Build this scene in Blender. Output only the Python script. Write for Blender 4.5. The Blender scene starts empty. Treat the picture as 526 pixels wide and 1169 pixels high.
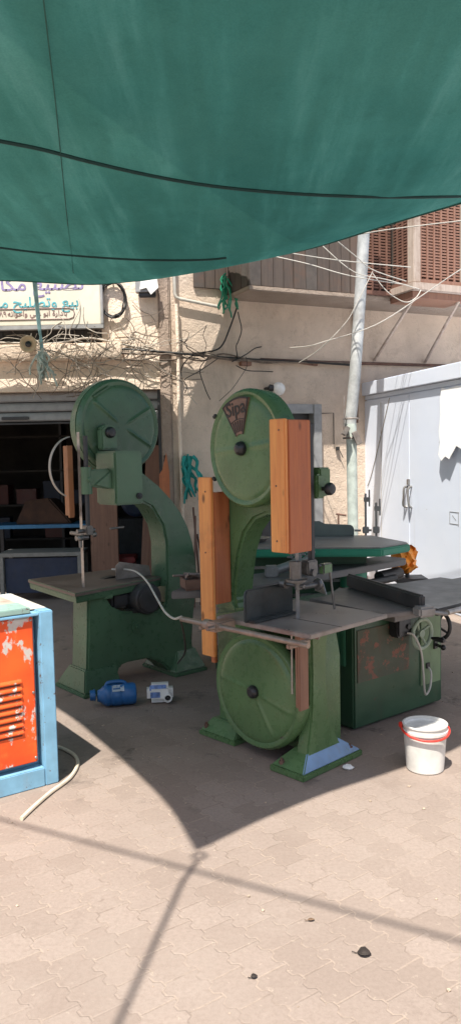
import bpy, bmesh, math, random
from mathutils import Vector, Matrix, Euler
from math import sin, cos, pi, radians, atan2, sqrt
R = random.Random(11)
sc = bpy.context.scene
col = sc.collection

# ------------------------------------------------------------------ camera model (used for layout of ground points too)
CAM_H, F_PX, PITCH, ROLL = 1.8, 880.0, radians(4.2), radians(1.2)
_F = Vector((0, cos(PITCH), -sin(PITCH))); _U0 = Vector((0, sin(PITCH), cos(PITCH))); _R0 = Vector((1, 0, 0))
_R = cos(ROLL)*_R0 - sin(ROLL)*_U0; _U = cos(ROLL)*_U0 + sin(ROLL)*_R0
CAM = Vector((0, 0, CAM_H))
def ray(x, y): return _F + (x-263)/F_PX*_R + (584.5-y)/F_PX*_U
def at(x, y, Y):
    v = ray(x, y); return CAM + v*(Y/v.y)
def gp(x, y, z=0.0):
    v = ray(x, y); return CAM + v*((z-CAM_H)/v.z)

# ------------------------------------------------------------------ mesh builder
def catmull(pts, n=6, closed=False):
    P = [Vector(p) for p in pts]
    if len(P) < 3: return P
    out = []; m = len(P); rng = m if closed else m-1
    for i in range(rng):
        if closed: p0, p1, p2, p3 = P[i-1], P[i], P[(i+1) % m], P[(i+2) % m]
        else: p0, p1, p2, p3 = P[max(i-1, 0)], P[i], P[i+1], P[min(i+2, m-1)]
        for k in range(n):
            t = k/n
            out.append(0.5*((2*p1)+(p2-p0)*t+(2*p0-5*p1+4*p2-p3)*t*t+(3*p1-p0-3*p2+p3)*t**3))
    if not closed: out.append(P[-1])
    return out

class MB:
    def __init__(s): s.bm = bmesh.new()
    def _bev(s, geom_faces, w, seg=2):
        if w <= 0: return
        es = list({e for f in geom_faces for e in f.edges if len(e.link_faces) == 2 and e.calc_face_angle(0) > .5})
        if es: bmesh.ops.bevel(s.bm, geom=es, offset=w, segments=seg, affect='EDGES', clamp_overlap=True)
    def box(s, c, d, rot=(0, 0, 0), bev=0.004, mi=0, seg=2):
        M = Matrix.Translation(c) @ Euler(rot).to_matrix().to_4x4() @ Matrix.Diagonal((d[0], d[1], d[2], 1))
        r = bmesh.ops.create_cube(s.bm, size=1, matrix=M)
        fs = list({f for v in r['verts'] for f in v.link_faces})
        for f in fs: f.material_index = mi
        s._bev(fs, min(bev, min(abs(x) for x in d)*.45), seg); return s
    def bx(s, x0, x1, y0, y1, z0, z1, bev=0.004, mi=0):
        return s.box(((x0+x1)/2, (y0+y1)/2, (z0+z1)/2), (abs(x1-x0), abs(y1-y0), abs(z1-z0)), bev=bev, mi=mi)
    def prism(s, poly, a, b, axis='y', bev=0.004, mi=0, seg=2):
        f3 = {'y': lambda p, t: (p[0], t, p[1]), 'z': lambda p, t: (p[0], p[1], t), 'x': lambda p, t: (t, p[0], p[1])}[axis]
        A = [s.bm.verts.new(f3(p, a)) for p in poly]; B = [s.bm.verts.new(f3(p, b)) for p in poly]
        fs = [s.bm.faces.new(A), s.bm.faces.new(B[::-1])]
        n = len(poly)
        for i in range(n): fs.append(s.bm.faces.new((A[i], B[i], B[(i+1) % n], A[(i+1) % n])))
        bmesh.ops.recalc_face_normals(s.bm, faces=fs)
        for f in fs: f.material_index = mi
        s._bev(fs, bev, seg); return s
    def hull8(s, lo, hi, bev=0.004, top_mi=None):   # lo, hi: four points each
        A = [s.bm.verts.new(p) for p in lo]; B = [s.bm.verts.new(p) for p in hi]
        fs = [s.bm.faces.new(A), s.bm.faces.new(B)]
        for i in range(4): fs.append(s.bm.faces.new((A[i], B[i], B[(i+1) % 4], A[(i+1) % 4])))
        bmesh.ops.recalc_face_normals(s.bm, faces=fs)
        s._bev(fs, bev); return s
    def tube(s, pts, r, n=8, closed=False, smooth=0, cap=True, mi=0):
        P = catmull(pts, smooth, closed) if smooth else [Vector(p) for p in pts]
        m = len(P); rings = []; prev = None
        for i, p in enumerate(P):
            if closed: t = P[(i+1) % m]-P[i-1]
            else: t = P[min(i+1, m-1)]-P[max(i-1, 0)]
            t.normalize()
            if prev is None:
                a = Vector((0, 0, 1)) if abs(t.z) < .9 else Vector((1, 0, 0)); u = t.cross(a).normalized()
            else:
                u = prev - t*prev.dot(t)
                if u.length < 1e-6: u = t.orthogonal()
                u.normalize()
            prev = u; w = t.cross(u)
            rr = r(i/(m-1)) if callable(r) else r
            rings.append([s.bm.verts.new(p+rr*(cos(2*pi*k/n)*u+sin(2*pi*k/n)*w)) for k in range(n)])
        for i in range(m if closed else m-1):
            a, b = rings[i], rings[(i+1) % m]
            for k in range(n):
                f = s.bm.faces.new((a[k], a[(k+1) % n], b[(k+1) % n], b[k])); f.material_index = mi
        if cap and not closed:
            s.bm.faces.new(rings[0][::-1]).material_index = mi; s.bm.faces.new(rings[-1]).material_index = mi
        return s
    def cyl(s, p0, p1, r0, r1=None, n=20, mi=0):
        r1 = r0 if r1 is None else r1
        return s.tube([p0, p1], lambda t: r0+(r1-r0)*t, n=n, mi=mi)
    def lathe(s, prof, o=(0, 0, 0), axis='z', n=40, cap=True, mi=0):
        o = Vector(o); rings = []
        fx = {'z': lambda a, r, h: Vector((r*cos(a), r*sin(a), h)), 'y': lambda a, r, h: Vector((r*cos(a), h, r*sin(a))),
              'x': lambda a, r, h: Vector((h, r*cos(a), r*sin(a)))}[axis]
        fs = []
        for r, h in prof:
            rings.append([s.bm.verts.new(o+fx(2*pi*k/n, r, h)) for k in range(n)])
        for a, b in zip(rings, rings[1:]):
            for k in range(n): fs.append(s.bm.faces.new((a[k], a[(k+1) % n], b[(k+1) % n], b[k])))
        if cap:
            fs.append(s.bm.faces.new(rings[0][::-1])); fs.append(s.bm.faces.new(rings[-1]))
        bmesh.ops.recalc_face_normals(s.bm, faces=fs)
        for f in fs: f.material_index = mi
        return s
    def ball(s, c, r, sx=1, sy=1, sz=1, n=16):
        bmesh.ops.create_uvsphere(s.bm, u_segments=n, v_segments=max(8, n//2), radius=r,
                                  matrix=Matrix.Translation(c) @ Matrix.Diagonal((sx, sy, sz, 1))); return s
    def torus(s, c, Rr, r, axis='y', n=32, m=8, a0=0, a1=2*pi):
        fx = {'y': lambda a: Vector((cos(a), 0, sin(a))), 'x': lambda a: Vector((0, cos(a), sin(a))), 'z': lambda a: Vector((cos(a), sin(a), 0))}[axis]
        full = abs(a1-a0-2*pi) < 1e-4
        k = n if full else n+1
        return s.tube([Vector(c)+Rr*fx(a0+(a1-a0)*i/n) for i in range(k)], r, n=m, closed=full)
    def done(s, name, mat, parent=None, loc=(0, 0, 0), rz=0, ang=35):
        me = bpy.data.meshes.new(name); s.bm.to_mesh(me); s.bm.free()
        for p in me.polygons: p.use_smooth = True
        me.set_sharp_from_angle(angle=radians(ang))
        o = bpy.data.objects.new(name, me); col.objects.link(o)
        for m in (mat if isinstance(mat, (list, tuple)) else [mat]): me.materials.append(m)
        o.location = loc; o.rotation_euler = (0, 0, rz)
        if parent is not None: o.parent = parent
        return o

def thing(name, label, cat, loc=(0, 0, 0), rz=0, group=None):
    o = bpy.data.objects.new(name, None); col.objects.link(o); o.empty_display_size = .1
    o.location = loc; o.rotation_euler = (0, 0, rz); return tag(o, label, cat, group)
def tag(o, label=None, cat=None, group=None, kind=None):
    if label: o['label'] = label
    if cat: o['category'] = cat
    if group: o['group'] = group
    if kind: o['kind'] = kind
    return o
def text_mesh(name, body, size, mat, parent, M, depth=.001, align='CENTER', sx=1.0):
    cu = bpy.data.curves.new('lettering', 'FONT'); cu.body = body; cu.size = size; cu.extrude = depth
    cu.align_x = align; cu.align_y = 'CENTER'; cu.resolution_u = 3; cu.offset = size*.012
    t = bpy.data.objects.new('lettering', cu); col.objects.link(t)
    dg = bpy.context.evaluated_depsgraph_get(); dg.update()
    me = bpy.data.meshes.new_from_object(t.evaluated_get(dg))
    bpy.data.objects.remove(t); bpy.data.curves.remove(cu)
    me.transform(Matrix.Diagonal((sx, 1, 1, 1))); me.transform(M); me.materials.clear(); me.materials.append(mat)
    o = bpy.data.objects.new(name, me); col.objects.link(o); o.parent = parent
    return o

# ------------------------------------------------------------------ materials
class NT:
    def __init__(s, name):
        s.m = bpy.data.materials.new(name); s.m.use_nodes = True; s.t = s.m.node_tree; s.t.nodes.clear()
        s.out = s.n('ShaderNodeOutputMaterial'); s.co = s.n('ShaderNodeTexCoord').outputs['Object']
    def n(s, typ, **kw):
        nd = s.t.nodes.new(typ)
        for k, v in kw.items(): setattr(nd, k, v)
        return nd
    def l(s, a, b): s.t.links.new(a, b)
    def sock(s, inp, v):
        if hasattr(v, 'links'): s.l(v, inp)
        else: inp.default_value = v
    def noise(s, scale, detail=4, rough=.55, vec=None, dist=0, out='Fac'):
        nd = s.n('ShaderNodeTexNoise'); s.l(vec if vec is not None else s.co, nd.inputs['Vector'])
        nd.inputs['Scale'].default_value = scale; nd.inputs['Detail'].default_value = detail
        nd.inputs['Roughness'].default_value = rough; nd.inputs['Distortion'].default_value = dist
        return nd.outputs[out]
    def ramp(s, f, a, b, c0=0.0, c1=1.0):
        nd = s.n('ShaderNodeMapRange'); s.sock(nd.inputs[0], f); nd.inputs[1].default_value = a; nd.inputs[2].default_value = b
        nd.inputs[3].default_value = c0; nd.inputs[4].default_value = c1; nd.interpolation_type = 'SMOOTHSTEP'; return nd.outputs[0]
    def mix(s, f, a, b, mode='MIX'):
        nd = s.n('ShaderNodeMix', data_type='RGBA', blend_type=mode); s.sock(nd.inputs[0], f)
        for i, v in ((6, a), (7, b)):
            if hasattr(v, 'links'): s.l(v, nd.inputs[i])
            else: nd.inputs[i].default_value = (*v[:3], 1)
        return nd.outputs[2]
    def math(s, op, a, b=0.0, c=None):
        nd = s.n('ShaderNodeMath', operation=op); s.sock(nd.inputs[0], a); s.sock(nd.inputs[1], b)
        if c is not None: s.sock(nd.inputs[2], c)
        return nd.outputs[0]
    def mapv(s, scale=(1, 1, 1), rot=(0, 0, 0), loc=(0, 0, 0)):
        nd = s.n('ShaderNodeMapping'); s.l(s.co, nd.inputs[0]); nd.inputs['Scale'].default_value = scale
        nd.inputs['Rotation'].default_value = rot; nd.inputs['Location'].default_value = loc; return nd.outputs[0]
    def bump(s, h, strength=.3, dist=.01):
        nd = s.n('ShaderNodeBump'); s.sock(nd.inputs['Height'], h); nd.inputs['Strength'].default_value = strength
        nd.inputs['Distance'].default_value = dist; return nd.outputs[0]
    def fin(s, color, rough=.5, metal=0.0, normal=None, spec=.5):
        b = s.n('ShaderNodeBsdfPrincipled')
        if hasattr(color, 'links'): s.l(color, b.inputs['Base Color'])
        else: b.inputs['Base Color'].default_value = (*color[:3], 1)
        s.sock(b.inputs['Roughness'], rough); s.sock(b.inputs['Metallic'], metal)
        b.inputs['Specular IOR Level'].default_value = spec
        if normal is not None: s.l(normal, b.inputs['Normal'])
        s.l(b.outputs[0], s.out.inputs[0]); return s.m

def mul(c, k): return tuple(min(1, x*k) for x in c)
def paint(name, c, rough=.45, dirt=(.06, .05, .04), amount=.35, chips=None, chip_amt=.0, scale=6, bump=.08):
    t = NT(name)
    a = t.noise(scale*.5, 5, .6); b = t.noise(scale*4, 4, .65); g = t.noise(scale*12, 2)
    cc = t.mix(t.ramp(a, .3, .7), mul(c, .82), mul(c, 1.14))
    stain = t.ramp(t.noise(scale*.8, 6, .7, t.mapv((1.6, 1.6, .5), loc=(3, 1, 7))), .5, .78, 0, amount)
    cc = t.mix(stain, cc, dirt)
    cc = t.mix(t.ramp(b, .6, .75, 0, amount*.3), cc, dirt)
    rr = t.ramp(b, .2, .8, rough-.1, rough+.18)
    if chips:
        ch = t.ramp(t.noise(scale*1.7, 7, .72, t.mapv(loc=(9, 4, 2))), .68-chip_amt*.3, .70-chip_amt*.3)
        cc = t.mix(ch, cc, chips)
    return t.fin(cc, rr, 0, t.bump(t.math('ADD', g, t.math('MULTIPLY', b, 1.5)), bump, .004))
def metal(name, c, rough=.4, rust=(.12, .05, .025), amt=.4, scale=9, met=.85):
    t = NT(name)
    a = t.noise(scale, 6, .7); b = t.noise(scale*6, 3)
    cc = t.mix(t.ramp(a, .3, .7), mul(c, .7), mul(c, 1.2))
    ru = t.ramp(t.noise(scale*.6, 7, .75, t.mapv(loc=(2, 5, 1))), .5, .72, 0, amt)
    cc = t.mix(ru, cc, rust)
    return t.fin(cc, t.ramp(a, .2, .8, rough-.1, rough+.2), t.math('SUBTRACT', met, t.math('MULTIPLY', ru, met)), t.bump(b, .08, .003))
def plain(name, c, rough=.5, metal=0.0, var=.15, scale=12, bump=.05):
    t = NT(name); a = t.noise(scale, 5, .65)
    cc = t.mix(t.ramp(a, .3, .7), mul(c, 1-var), mul(c, 1+var))
    return t.fin(cc, t.ramp(a, .25, .75, rough-.06, rough+.1), metal, t.bump(t.noise(scale*5, 3), bump, .003))
def wood(name, c1, c2, axis='z', rough=.55, knots=True, stain=.25):
    t = NT(name)
    sc_ = {'z': (26, 26, 1.3), 'x': (1.3, 26, 26), 'y': (26, 1.3, 26)}[axis]
    g = t.noise(1.0, 6, .65, t.mapv(sc_), .6); g2 = t.noise(4.2, 3, .5, t.mapv(sc_))
    cc = t.mix(t.ramp(g, .3, .72), c1, c2)
    cc = t.mix(t.ramp(g2, .55, .75, 0, .35), cc, mul(c1, .6))
    if knots:
        v = t.n('ShaderNodeTexVoronoi'); t.l(t.mapv({'z': (7, 7, 3.2), 'x': (3.2, 7, 7), 'y': (7, 3.2, 7)}[axis], loc=(.3, .7, .2)), v.inputs['Vector']); v.inputs['Scale'].default_value = 1.2
        cc = t.mix(t.ramp(v.outputs['Distance'], .05, .16, .75, 0), cc, (.06, .022, .01))
    cc = t.mix(t.ramp(t.noise(2.5, 6, .75), .48, .72, 0, stain*1.7), cc, (.14, .07, .04))
    return t.fin(cc, t.ramp(g, .3, .7, rough-.1, rough+.12), 0, t.bump(g, .15, .004))

M = {}
M['green_a'] = paint('mid green machine enamel', (.088, .162, .066), .27, (.05, .055, .035), .34, (.07, .06, .045), .055, 5)
M['green_b'] = paint('dark blue green machine enamel', (.068, .136, .074), .30, (.035, .04, .03), .32, (.06, .055, .04), .055, 5)
M['green_c'] = paint('bottle green machine enamel', (.036, .088, .048), .34, (.06, .05, .035), .5, (.10, .06, .04), .06, 5)
M['green_light'] = paint('light green machine enamel', (.090, .165, .092), .33, (.05, .06, .04), .3, None, 0, 6)
M['green_j'] = paint('emerald planer enamel', (.02, .23, .13), .35, (.04, .06, .04), .3, None, 0, 6)
M['iron'] = metal('worn cast iron', (.27, .235, .21), .33, (.13, .09, .065), .6, 6, .35)
M['iron_dark'] = metal('dark cast iron', (.06, .06, .062), .45, (.06, .038, .025), .4, 7, .5)
M['iron_grey'] = metal('grey planed iron', (.26, .25, .24), .38, (.15, .12, .10), .5, 5, .45)
M['steel'] = metal('dull steel', (.42, .40, .38), .38, (.14, .07, .04), .5, 14, .9)
M['rod'] = metal('rusty steel rod', (.34, .27, .22), .42, (.17, .075, .045), .6, 10, .7)
M['rust'] = metal('rusted sheet', (.17, .10, .075), .75, (.16, .055, .03), .7, 12, .25)
M['black'] = plain('black bakelite', (.018, .018, .02), .3, 0, .2)
M['rubber'] = plain('black cable rubber', (.02, .019, .018), .6)
M['cable_brown'] = plain('dusty cable', (.17, .13, .10), .8, 0, .4)
M['cable_grey'] = plain('sun bleached cable', (.42, .37, .31), .8, 0, .25)
M['cable_white'] = plain('white cable sheath', (.50, .475, .42), .55, 0, .1)
M['wood_orange'] = wood('varnished orange pine', (.64, .225, .062), (.78, .34, .10))  # guard fronts: the stronger light on them is put into the colour
M['wood_red'] = wood('red plank and shaded guard pine', (.38, .105, .038), (.50, .165, .062))  # red plank; on the guard sides the darker tone is painted shade
M['wood_brown'] = wood('weathered brown timber', (.20, .095, .06), (.29, .15, .095))
M['wood_grey'] = wood('grey weathered board', (.21, .17, .14), (.33, .27, .22), 'z', .8)
M['white_plastic'] = plain('white plastic', (.74, .73, .70), .4, 0, .06)
M['blue_plastic'] = paint('blue plastic', (.018, .11, .30), .35, (.03, .05, .09), .25, (.25, .35, .45), .05, 14)
M['red_plastic'] = plain('red plastic', (.62, .045, .03), .4, 0, .1)
M['aluminium'] = plain('painted grey shutter', (.30, .30, .30), .5, .2, .12)
M['dark'] = plain('gloom dark plaster', (.05, .046, .042), .9, 0, .3, 3)
M['glass_white'] = plain('opal glass globe', (.85, .84, .82), .2, 0, .03)

def plaster(name, c, stain=(.33, .245, .175), amt=.55, bump=.55):
    t = NT(name)
    a = t.noise(1.3, 7, .65); b = t.noise(9, 6, .7); g = t.noise(38, 5, .7)
    cc = t.mix(t.ramp(a, .3, .7), mul(c, .86), mul(c, 1.1))
    cc = t.mix(t.ramp(t.noise(1.0, 7, .72, t.mapv((2.2, 2.2, .55), loc=(4, 2, 1))), .5, .76, 0, amt), cc, stain)
    cc = t.mix(t.ramp(b, .6, .74, 0, .35), cc, mul(stain, .8))
    cc = t.mix(t.ramp(t.noise(3.1, 8, .78, t.mapv(loc=(8, 3, 5))), .54, .66, 0, amt*.6), cc, mul(stain, 1.25))
    v = t.n('ShaderNodeTexVoronoi'); v.feature = 'DISTANCE_TO_EDGE'; v.inputs['Scale'].default_value = .9
    nv = t.n('ShaderNodeVectorMath', operation='ADD'); t.l(t.mapv((1, 1, .8)), nv.inputs[0])
    t.l(t.noise(2.2, 5, .7, out='Color'), nv.inputs[1]); t.l(nv.outputs[0], v.inputs['Vector'])
    cr = t.ramp(v.outputs['Distance'], 0, .008, .22, 0)
    cc = t.mix(cr, cc, mul(stain, .5))
    h = t.math('SUBTRACT', t.math('ADD', t.math('MULTIPLY', b, 1.4), t.math('MULTIPLY', g, .8)), t.math('MULTIPLY', cr, .8))
    return t.fin(cc, .92, 0, t.bump(h, bump, .03), .2)
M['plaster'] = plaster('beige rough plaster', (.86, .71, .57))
M['plaster_shade'] = plaster('stained beige render with painted shade', (.67, .54, .428), (.30, .22, .16), .5)  # darker copy of the plaster: wall shade put into the colour, plus stains
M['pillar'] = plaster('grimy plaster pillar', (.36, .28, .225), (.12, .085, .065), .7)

def sheet_metal():
    t = NT('white painted steel sheet')
    a = t.noise(.9, 5, .6); s = t.noise(1.2, 6, .7, t.mapv((5, 5, .35), loc=(1, 3, 2)))
    cc = t.mix(t.ramp(a, .3, .7), (.74, .80, .92), (.79, .84, .93))
    cc = t.mix(t.ramp(s, .55, .8, 0, .3), cc, (.50, .47, .43))
    cc = t.mix(t.ramp(t.noise(14, 6, .75), .66, .72, 0, .5), cc, (.33, .27, .22))
    return t.fin(cc, .45, 0, t.bump(t.noise(1.6, 2), .25, .03))
M['sheet'] = sheet_metal()

def pavers():
    t = NT('interlocking concrete pavers')
    ang = radians(35)
    sep = t.n('ShaderNodeSeparateXYZ'); t.l(t.mapv(rot=(0, 0, -ang)), sep.inputs[0])
    warp = t.noise(3.0, 3, .5); wob = t.math('MULTIPLY', t.math('SUBTRACT', warp, .5), .012)
    u = t.math('ADD', sep.outputs[0], wob); v = t.math('SUBTRACT', sep.outputs[1], wob)
    zig = t.math('PINGPONG', v, .0425)                                   # zig-zag flanks of the blocks
    zz = t.ramp(zig, .012, .031, -.011, .011)
    u2 = t.math('ADD', u, zz)
    cmb = t.n('ShaderNodeCombineXYZ'); t.l(v, cmb.inputs[0]); t.l(u2, cmb.inputs[1])
    br = t.n('ShaderNodeTexBrick'); t.l(cmb.outputs[0], br.inputs['Vector']); br.offset = .5; br.squash = 1
    br.inputs['Scale'].default_value = 1; br.inputs['Brick Width'].default_value = .17; br.inputs['Row Height'].default_value = .135
    br.inputs['Mortar Size'].default_value = .006; br.inputs['Mortar Smooth'].default_value = .8; br.inputs['Bias'].default_value = 0
    br.inputs['Color1'].default_value = (0, 0, 0, 1); br.inputs['Color2'].default_value = (1, 1, 1, 1); br.inputs['Mortar'].default_value = (.5, .5, .5, 1)
    rnd = t.n('ShaderNodeSeparateColor'); t.l(br.outputs['Color'], rnd.inputs[0])
    tone = t.mix(rnd.outputs[0], (.262, .207, .172), (.322, .260, .220))
    big = t.noise(.55, 6, .65)
    tone = t.mix(t.ramp(big, .35, .7, 0, .55), tone, (.235, .185, .155))
    tone = t.mix(t.ramp(t.noise(2.7, 7, .72), .52, .75, 0, .5), tone, (.35, .29, .25))
    jt = t.noise(5, 5, .7)
    sand = t.mix(t.ramp(jt, .36, .56), (.19, .147, .118), (.385, .305, .24))
    jf = t.math('MULTIPLY', br.outputs['Fac'], t.ramp(t.noise(1.9, 5, .7), .3, .68, .05, .8))
    cc = t.mix(jf, tone, sand)
    fine = t.noise(60, 5, .75); spots = t.noise(7.5, 3, .5, t.mapv(loc=(5, 2, 0)))
    cc = t.mix(t.ramp(fine, .3, .75), mul((1, 1, 1), .88), (1, 1, 1)) if False else t.mix(t.ramp(fine, .38, .68, .0, .42), cc, (.19, .147, .118))
    cc = t.mix(t.ramp(spots, .70, .74, 0, .45), cc, (.17, .125, .10))
    cc = t.mix(t.ramp(t.noise(1.15, 8, .78, t.mapv(loc=(7, 1, 0))), .56, .68, 0, .42), cc, (.17, .13, .105))
    cc = t.mix(t.ramp(t.noise(24, 4, .7, t.mapv(loc=(2, 8, 0))), .62, .70, 0, .5), cc, (.42, .35, .28))
    cc = t.mix(t.ramp(t.noise(1.6, 9, .8, t.mapv(loc=(4, 9, 0))), .48, .68, 0, .5), cc, (.285, .234, .197))
    # oily, dirty area round the machines; the broad wash also paints the shade deeper
    gm = t.n('ShaderNodeVectorMath', operation='DISTANCE'); t.l(t.co, gm.inputs[0]); gm.inputs[1].default_value = (-.2, 6.6, 0)
    oil_shade = t.math('MULTIPLY', t.ramp(t.math('ADD', gm.outputs['Value'], t.math('MULTIPLY', t.noise(1.6, 6, .7), 2.0)), 2.2, 4.6, .22, 0), 1.0)
    cc = t.mix(oil_shade, cc, (.115, .085, .072))
    drip = t.math('MULTIPLY', t.ramp(t.noise(2.4, 6, .72, t.mapv(loc=(1, 6, 0))), .57, .66), t.ramp(gm.outputs['Value'], 2.2, 3.2, .6, 0))
    cc = t.mix(drip, cc, (.06, .048, .042))
    h = t.math('SUBTRACT', t.math('MULTIPLY', fine, .25), t.math('MULTIPLY', br.outputs['Fac'], t.ramp(t.noise(2.3, 6, .7), .35, .65, .15, .75)))
    h = t.math('ADD', t.math('ADD', h, t.math('MULTIPLY', t.noise(11, 6, .7), .45)), t.math('MULTIPLY', rnd.outputs[0], .25))
    return t.fin(cc, t.ramp(big, .3, .7, .78, .92), 0, t.bump(h, .55, .006), .3)
M['pavers'] = pavers()

def sail_mat():
    t = NT('green knitted shade cloth')
    a = t.noise(.7, 5, .6); w = t.noise(90, 2)
    streak = t.noise(1.0, 5, .7, t.mapv((3.2, .3, 1), rot=(0, 0, .25)))
    c = t.mix(t.ramp(a, .3, .7), (.044, .165, .146), (.066, .215, .188))
    c = t.mix(t.ramp(streak, .48, .8, 0, .7), c, (.10, .235, .21))
    c = t.mix(t.ramp(w, .3, .7, 0, .18), c, (.018, .085, .078))
    sp_ = t.n('ShaderNodeSeparateXYZ'); t.l(t.co, sp_.inputs[0])
    fold = t.math('ADD', t.math('MULTIPLY', sp_.outputs[0], 1.0), t.math('MULTIPLY', sp_.outputs[1], -.55))
    c = t.mix(t.ramp(fold, 2.18, 2.22, 0, .22), c, (.018, .085, .09))     # doubled cloth
    c = t.mix(t.ramp(t.noise(3.5, 6, .75), .55, .75, 0, .25), c, (.02, .075, .07))
    d = t.n('ShaderNodeBsdfDiffuse'); nb = t.bump(t.math('ADD', t.noise(.9, 4, .5), t.math('MULTIPLY', t.noise(5, 4, .6), .12)), .5, .25); t.l(nb, d.inputs['Normal']); tr = t.n('ShaderNodeBsdfTranslucent'); mx = t.n('ShaderNodeMixShader')
    t.l(c, d.inputs[0]); t.l(c, tr.inputs[0]); t.l(t.ramp(t.math('ADD', t.math('MULTIPLY', streak, .6), t.math('MULTIPLY', t.noise(.45, 6, .65), .4)), .38, .66, .10, .24), mx.inputs[0])
    t.l(d.outputs[0], mx.inputs[1]); t.l(tr.outputs[0], mx.inputs[2]); t.l(mx.outputs[0], t.out.inputs[0])
    return t.m
M['sail'] = sail_mat()
M['sail_rope'] = plain('dark green cord', (.010, .045, .045), .8)
M['hem'] = plain('green hem cord', (.018, .09, .075), .8)

def orange_panel():
    t = NT('peeling orange paint')
    pe = t.noise(5.5, 8, .72, t.mapv((1.3, 1.3, .8))); b = t.noise(3, 5, .6)
    c = t.mix(t.ramp(b, .3, .7), (.80, .075, .012), (.86, .14, .02))
    c = t.mix(t.ramp(t.noise(2.2, 6, .7, t.mapv(loc=(3, 0, 5))), .55, .72, 0, .7), c, (.85, .26, .05))
    c = t.mix(t.ramp(pe, .527, .56), c, t.mix(t.noise(20, 4), (.50, .44, .38), (.72, .66, .60)))
    c = t.mix(t.ramp(t.noise(22, 6, .7), .66, .7, 0, .6), c, (.25, .09, .05))
    return t.fin(c, .5, 0, t.bump(pe, .25, .004))
M['orange'] = orange_panel()
M['sky_blue'] = paint('light blue enamel', (.22, .44, .60), .45, (.26, .2, .16), .35, (.13, .07, .05), .24, 10)
M['pale_board'] = wood('bleached plywood top', (.36, .29, .24), (.52, .43, .36), 'x', .8, False, .3)

def sign_mat():
    t = NT('cream sign sheet'); a = t.noise(1.6, 6, .7)
    c = t.mix(t.ramp(a, .3, .7), (.58, .535, .43), (.68, .635, .53))
    c = t.mix(t.ramp(t.noise(3, 6, .75, t.mapv((1, 1, .4))), .55, .8, 0, .45), c, (.52, .40, .28))
    return t.fin(c, .6)
M['sign'] = sign_mat()
M['beam'] = plaster('grey brown concrete beam', (.36, .29, .235), (.2, .15, .11), .5)

# ------------------------------------------------------------------ ground, world, lights, camera
g = MB(); s = 60
g.bm.faces.new([g.bm.verts.new(p) for p in ((-s, -s, 0), (s, -s, 0), (s, s, 0), (-s, s, 0))])
tag(g.done('ground', M['pavers']), kind='structure')

w = bpy.data.worlds.new("World"); sc.world = w; w.use_nodes = True
bgn = w.node_tree.nodes['Background']; sky = w.node_tree.nodes.new('ShaderNodeTexSky')
SUN = Vector((-.167, -.462, 1)).normalized()
sky.sky_type = 'NISHITA'; sky.sun_disc = False; sky.sun_elevation = math.asin(SUN.z); sky.sun_rotation = atan2(SUN.x, SUN.y) % (2*pi)
sky.dust_density = 2.5; sky.air_density = 1.0
w.node_tree.links.new(sky.outputs[0], bgn.inputs[0]); bgn.inputs[1].default_value = .095
sl = bpy.data.lights.new('sun', 'SUN'); sl.energy = 5.0; sl.angle = radians(.53); sl.color = (1, .95, .87)
so = bpy.data.objects.new('sun', sl); col.objects.link(so); so.rotation_euler = (-SUN).to_track_quat('-Z', 'Y').to_euler()
cam = bpy.data.cameras.new('camera'); co = bpy.data.objects.new('camera', cam); col.objects.link(co)
cam.sensor_fit = 'VERTICAL'; cam.sensor_height = 36; cam.lens = F_PX/1169*36; cam.clip_end = 300; cam.clip_start = .05
co.matrix_world = Matrix.Translation(CAM) @ Matrix((_R, _U, -_F)).transposed().to_4x4()
sc.camera = co
sc.view_settings.view_transform = 'Standard'; sc.view_settings.look = 'None'; sc.view_settings.gamma = 1
sc.view_settings.exposure = .80
sc.cycles.use_denoising = True; sc.cycles.max_bounces = 8

# ================================================================== SHOP BUILDING
YA = 9.3
B0 = Vector((-.69, 9.3, 0)); BA = radians(25)
bex = Vector((cos(BA), sin(BA), 0)); bey = Vector((-sin(BA), cos(BA), 0))
def wb(s, y, z): return B0 + bex*s + bey*y + Vector((0, 0, z))       # point on / off the slanted wall (y<0 = in front)
def on_wall_b(px, py, off=0.0):
    v = ray(px, py); o = B0 + bey*off; t = (o-CAM).dot(bey)/v.dot(bey); return CAM+v*t

shop = thing('shop_building', 'beige plastered workshop building with an open shutter door and stained walls', 'building', (-.69, 9.3, 0))
def sp(mb, name, mat, rz=0, par=shop):
    return mb.done(name, mat, par, (0, 0, 0), rz)
X0 = -.69
# wall A (frontal), local coords = world - (X0, 9.3, 0)
LINT = 2.61
m = MB(); m.bx(-9, -.10, 0, .25, LINT, 6.2, bev=0)
m.bx(-9, -4.1, .001, .25, 0, LINT, bev=0); sp(m, 'wall', M['plaster'])
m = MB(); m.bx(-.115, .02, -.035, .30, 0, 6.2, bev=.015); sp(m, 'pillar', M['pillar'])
m = MB(); m.prism([(-.11, 3.16), (0, 3.13), (0.0, 2.96), (-.085, 2.96), (-.11, 3.0)], -9, -.55, 'x', .012); sp(m, 'ledge', M['plaster'])
# dark workroom behind the opening
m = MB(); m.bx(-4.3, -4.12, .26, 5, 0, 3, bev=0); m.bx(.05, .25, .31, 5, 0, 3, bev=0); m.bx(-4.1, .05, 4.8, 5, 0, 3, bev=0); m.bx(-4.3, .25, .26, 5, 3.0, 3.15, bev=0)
sp(m, 'workroom', M['dark'])
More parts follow.
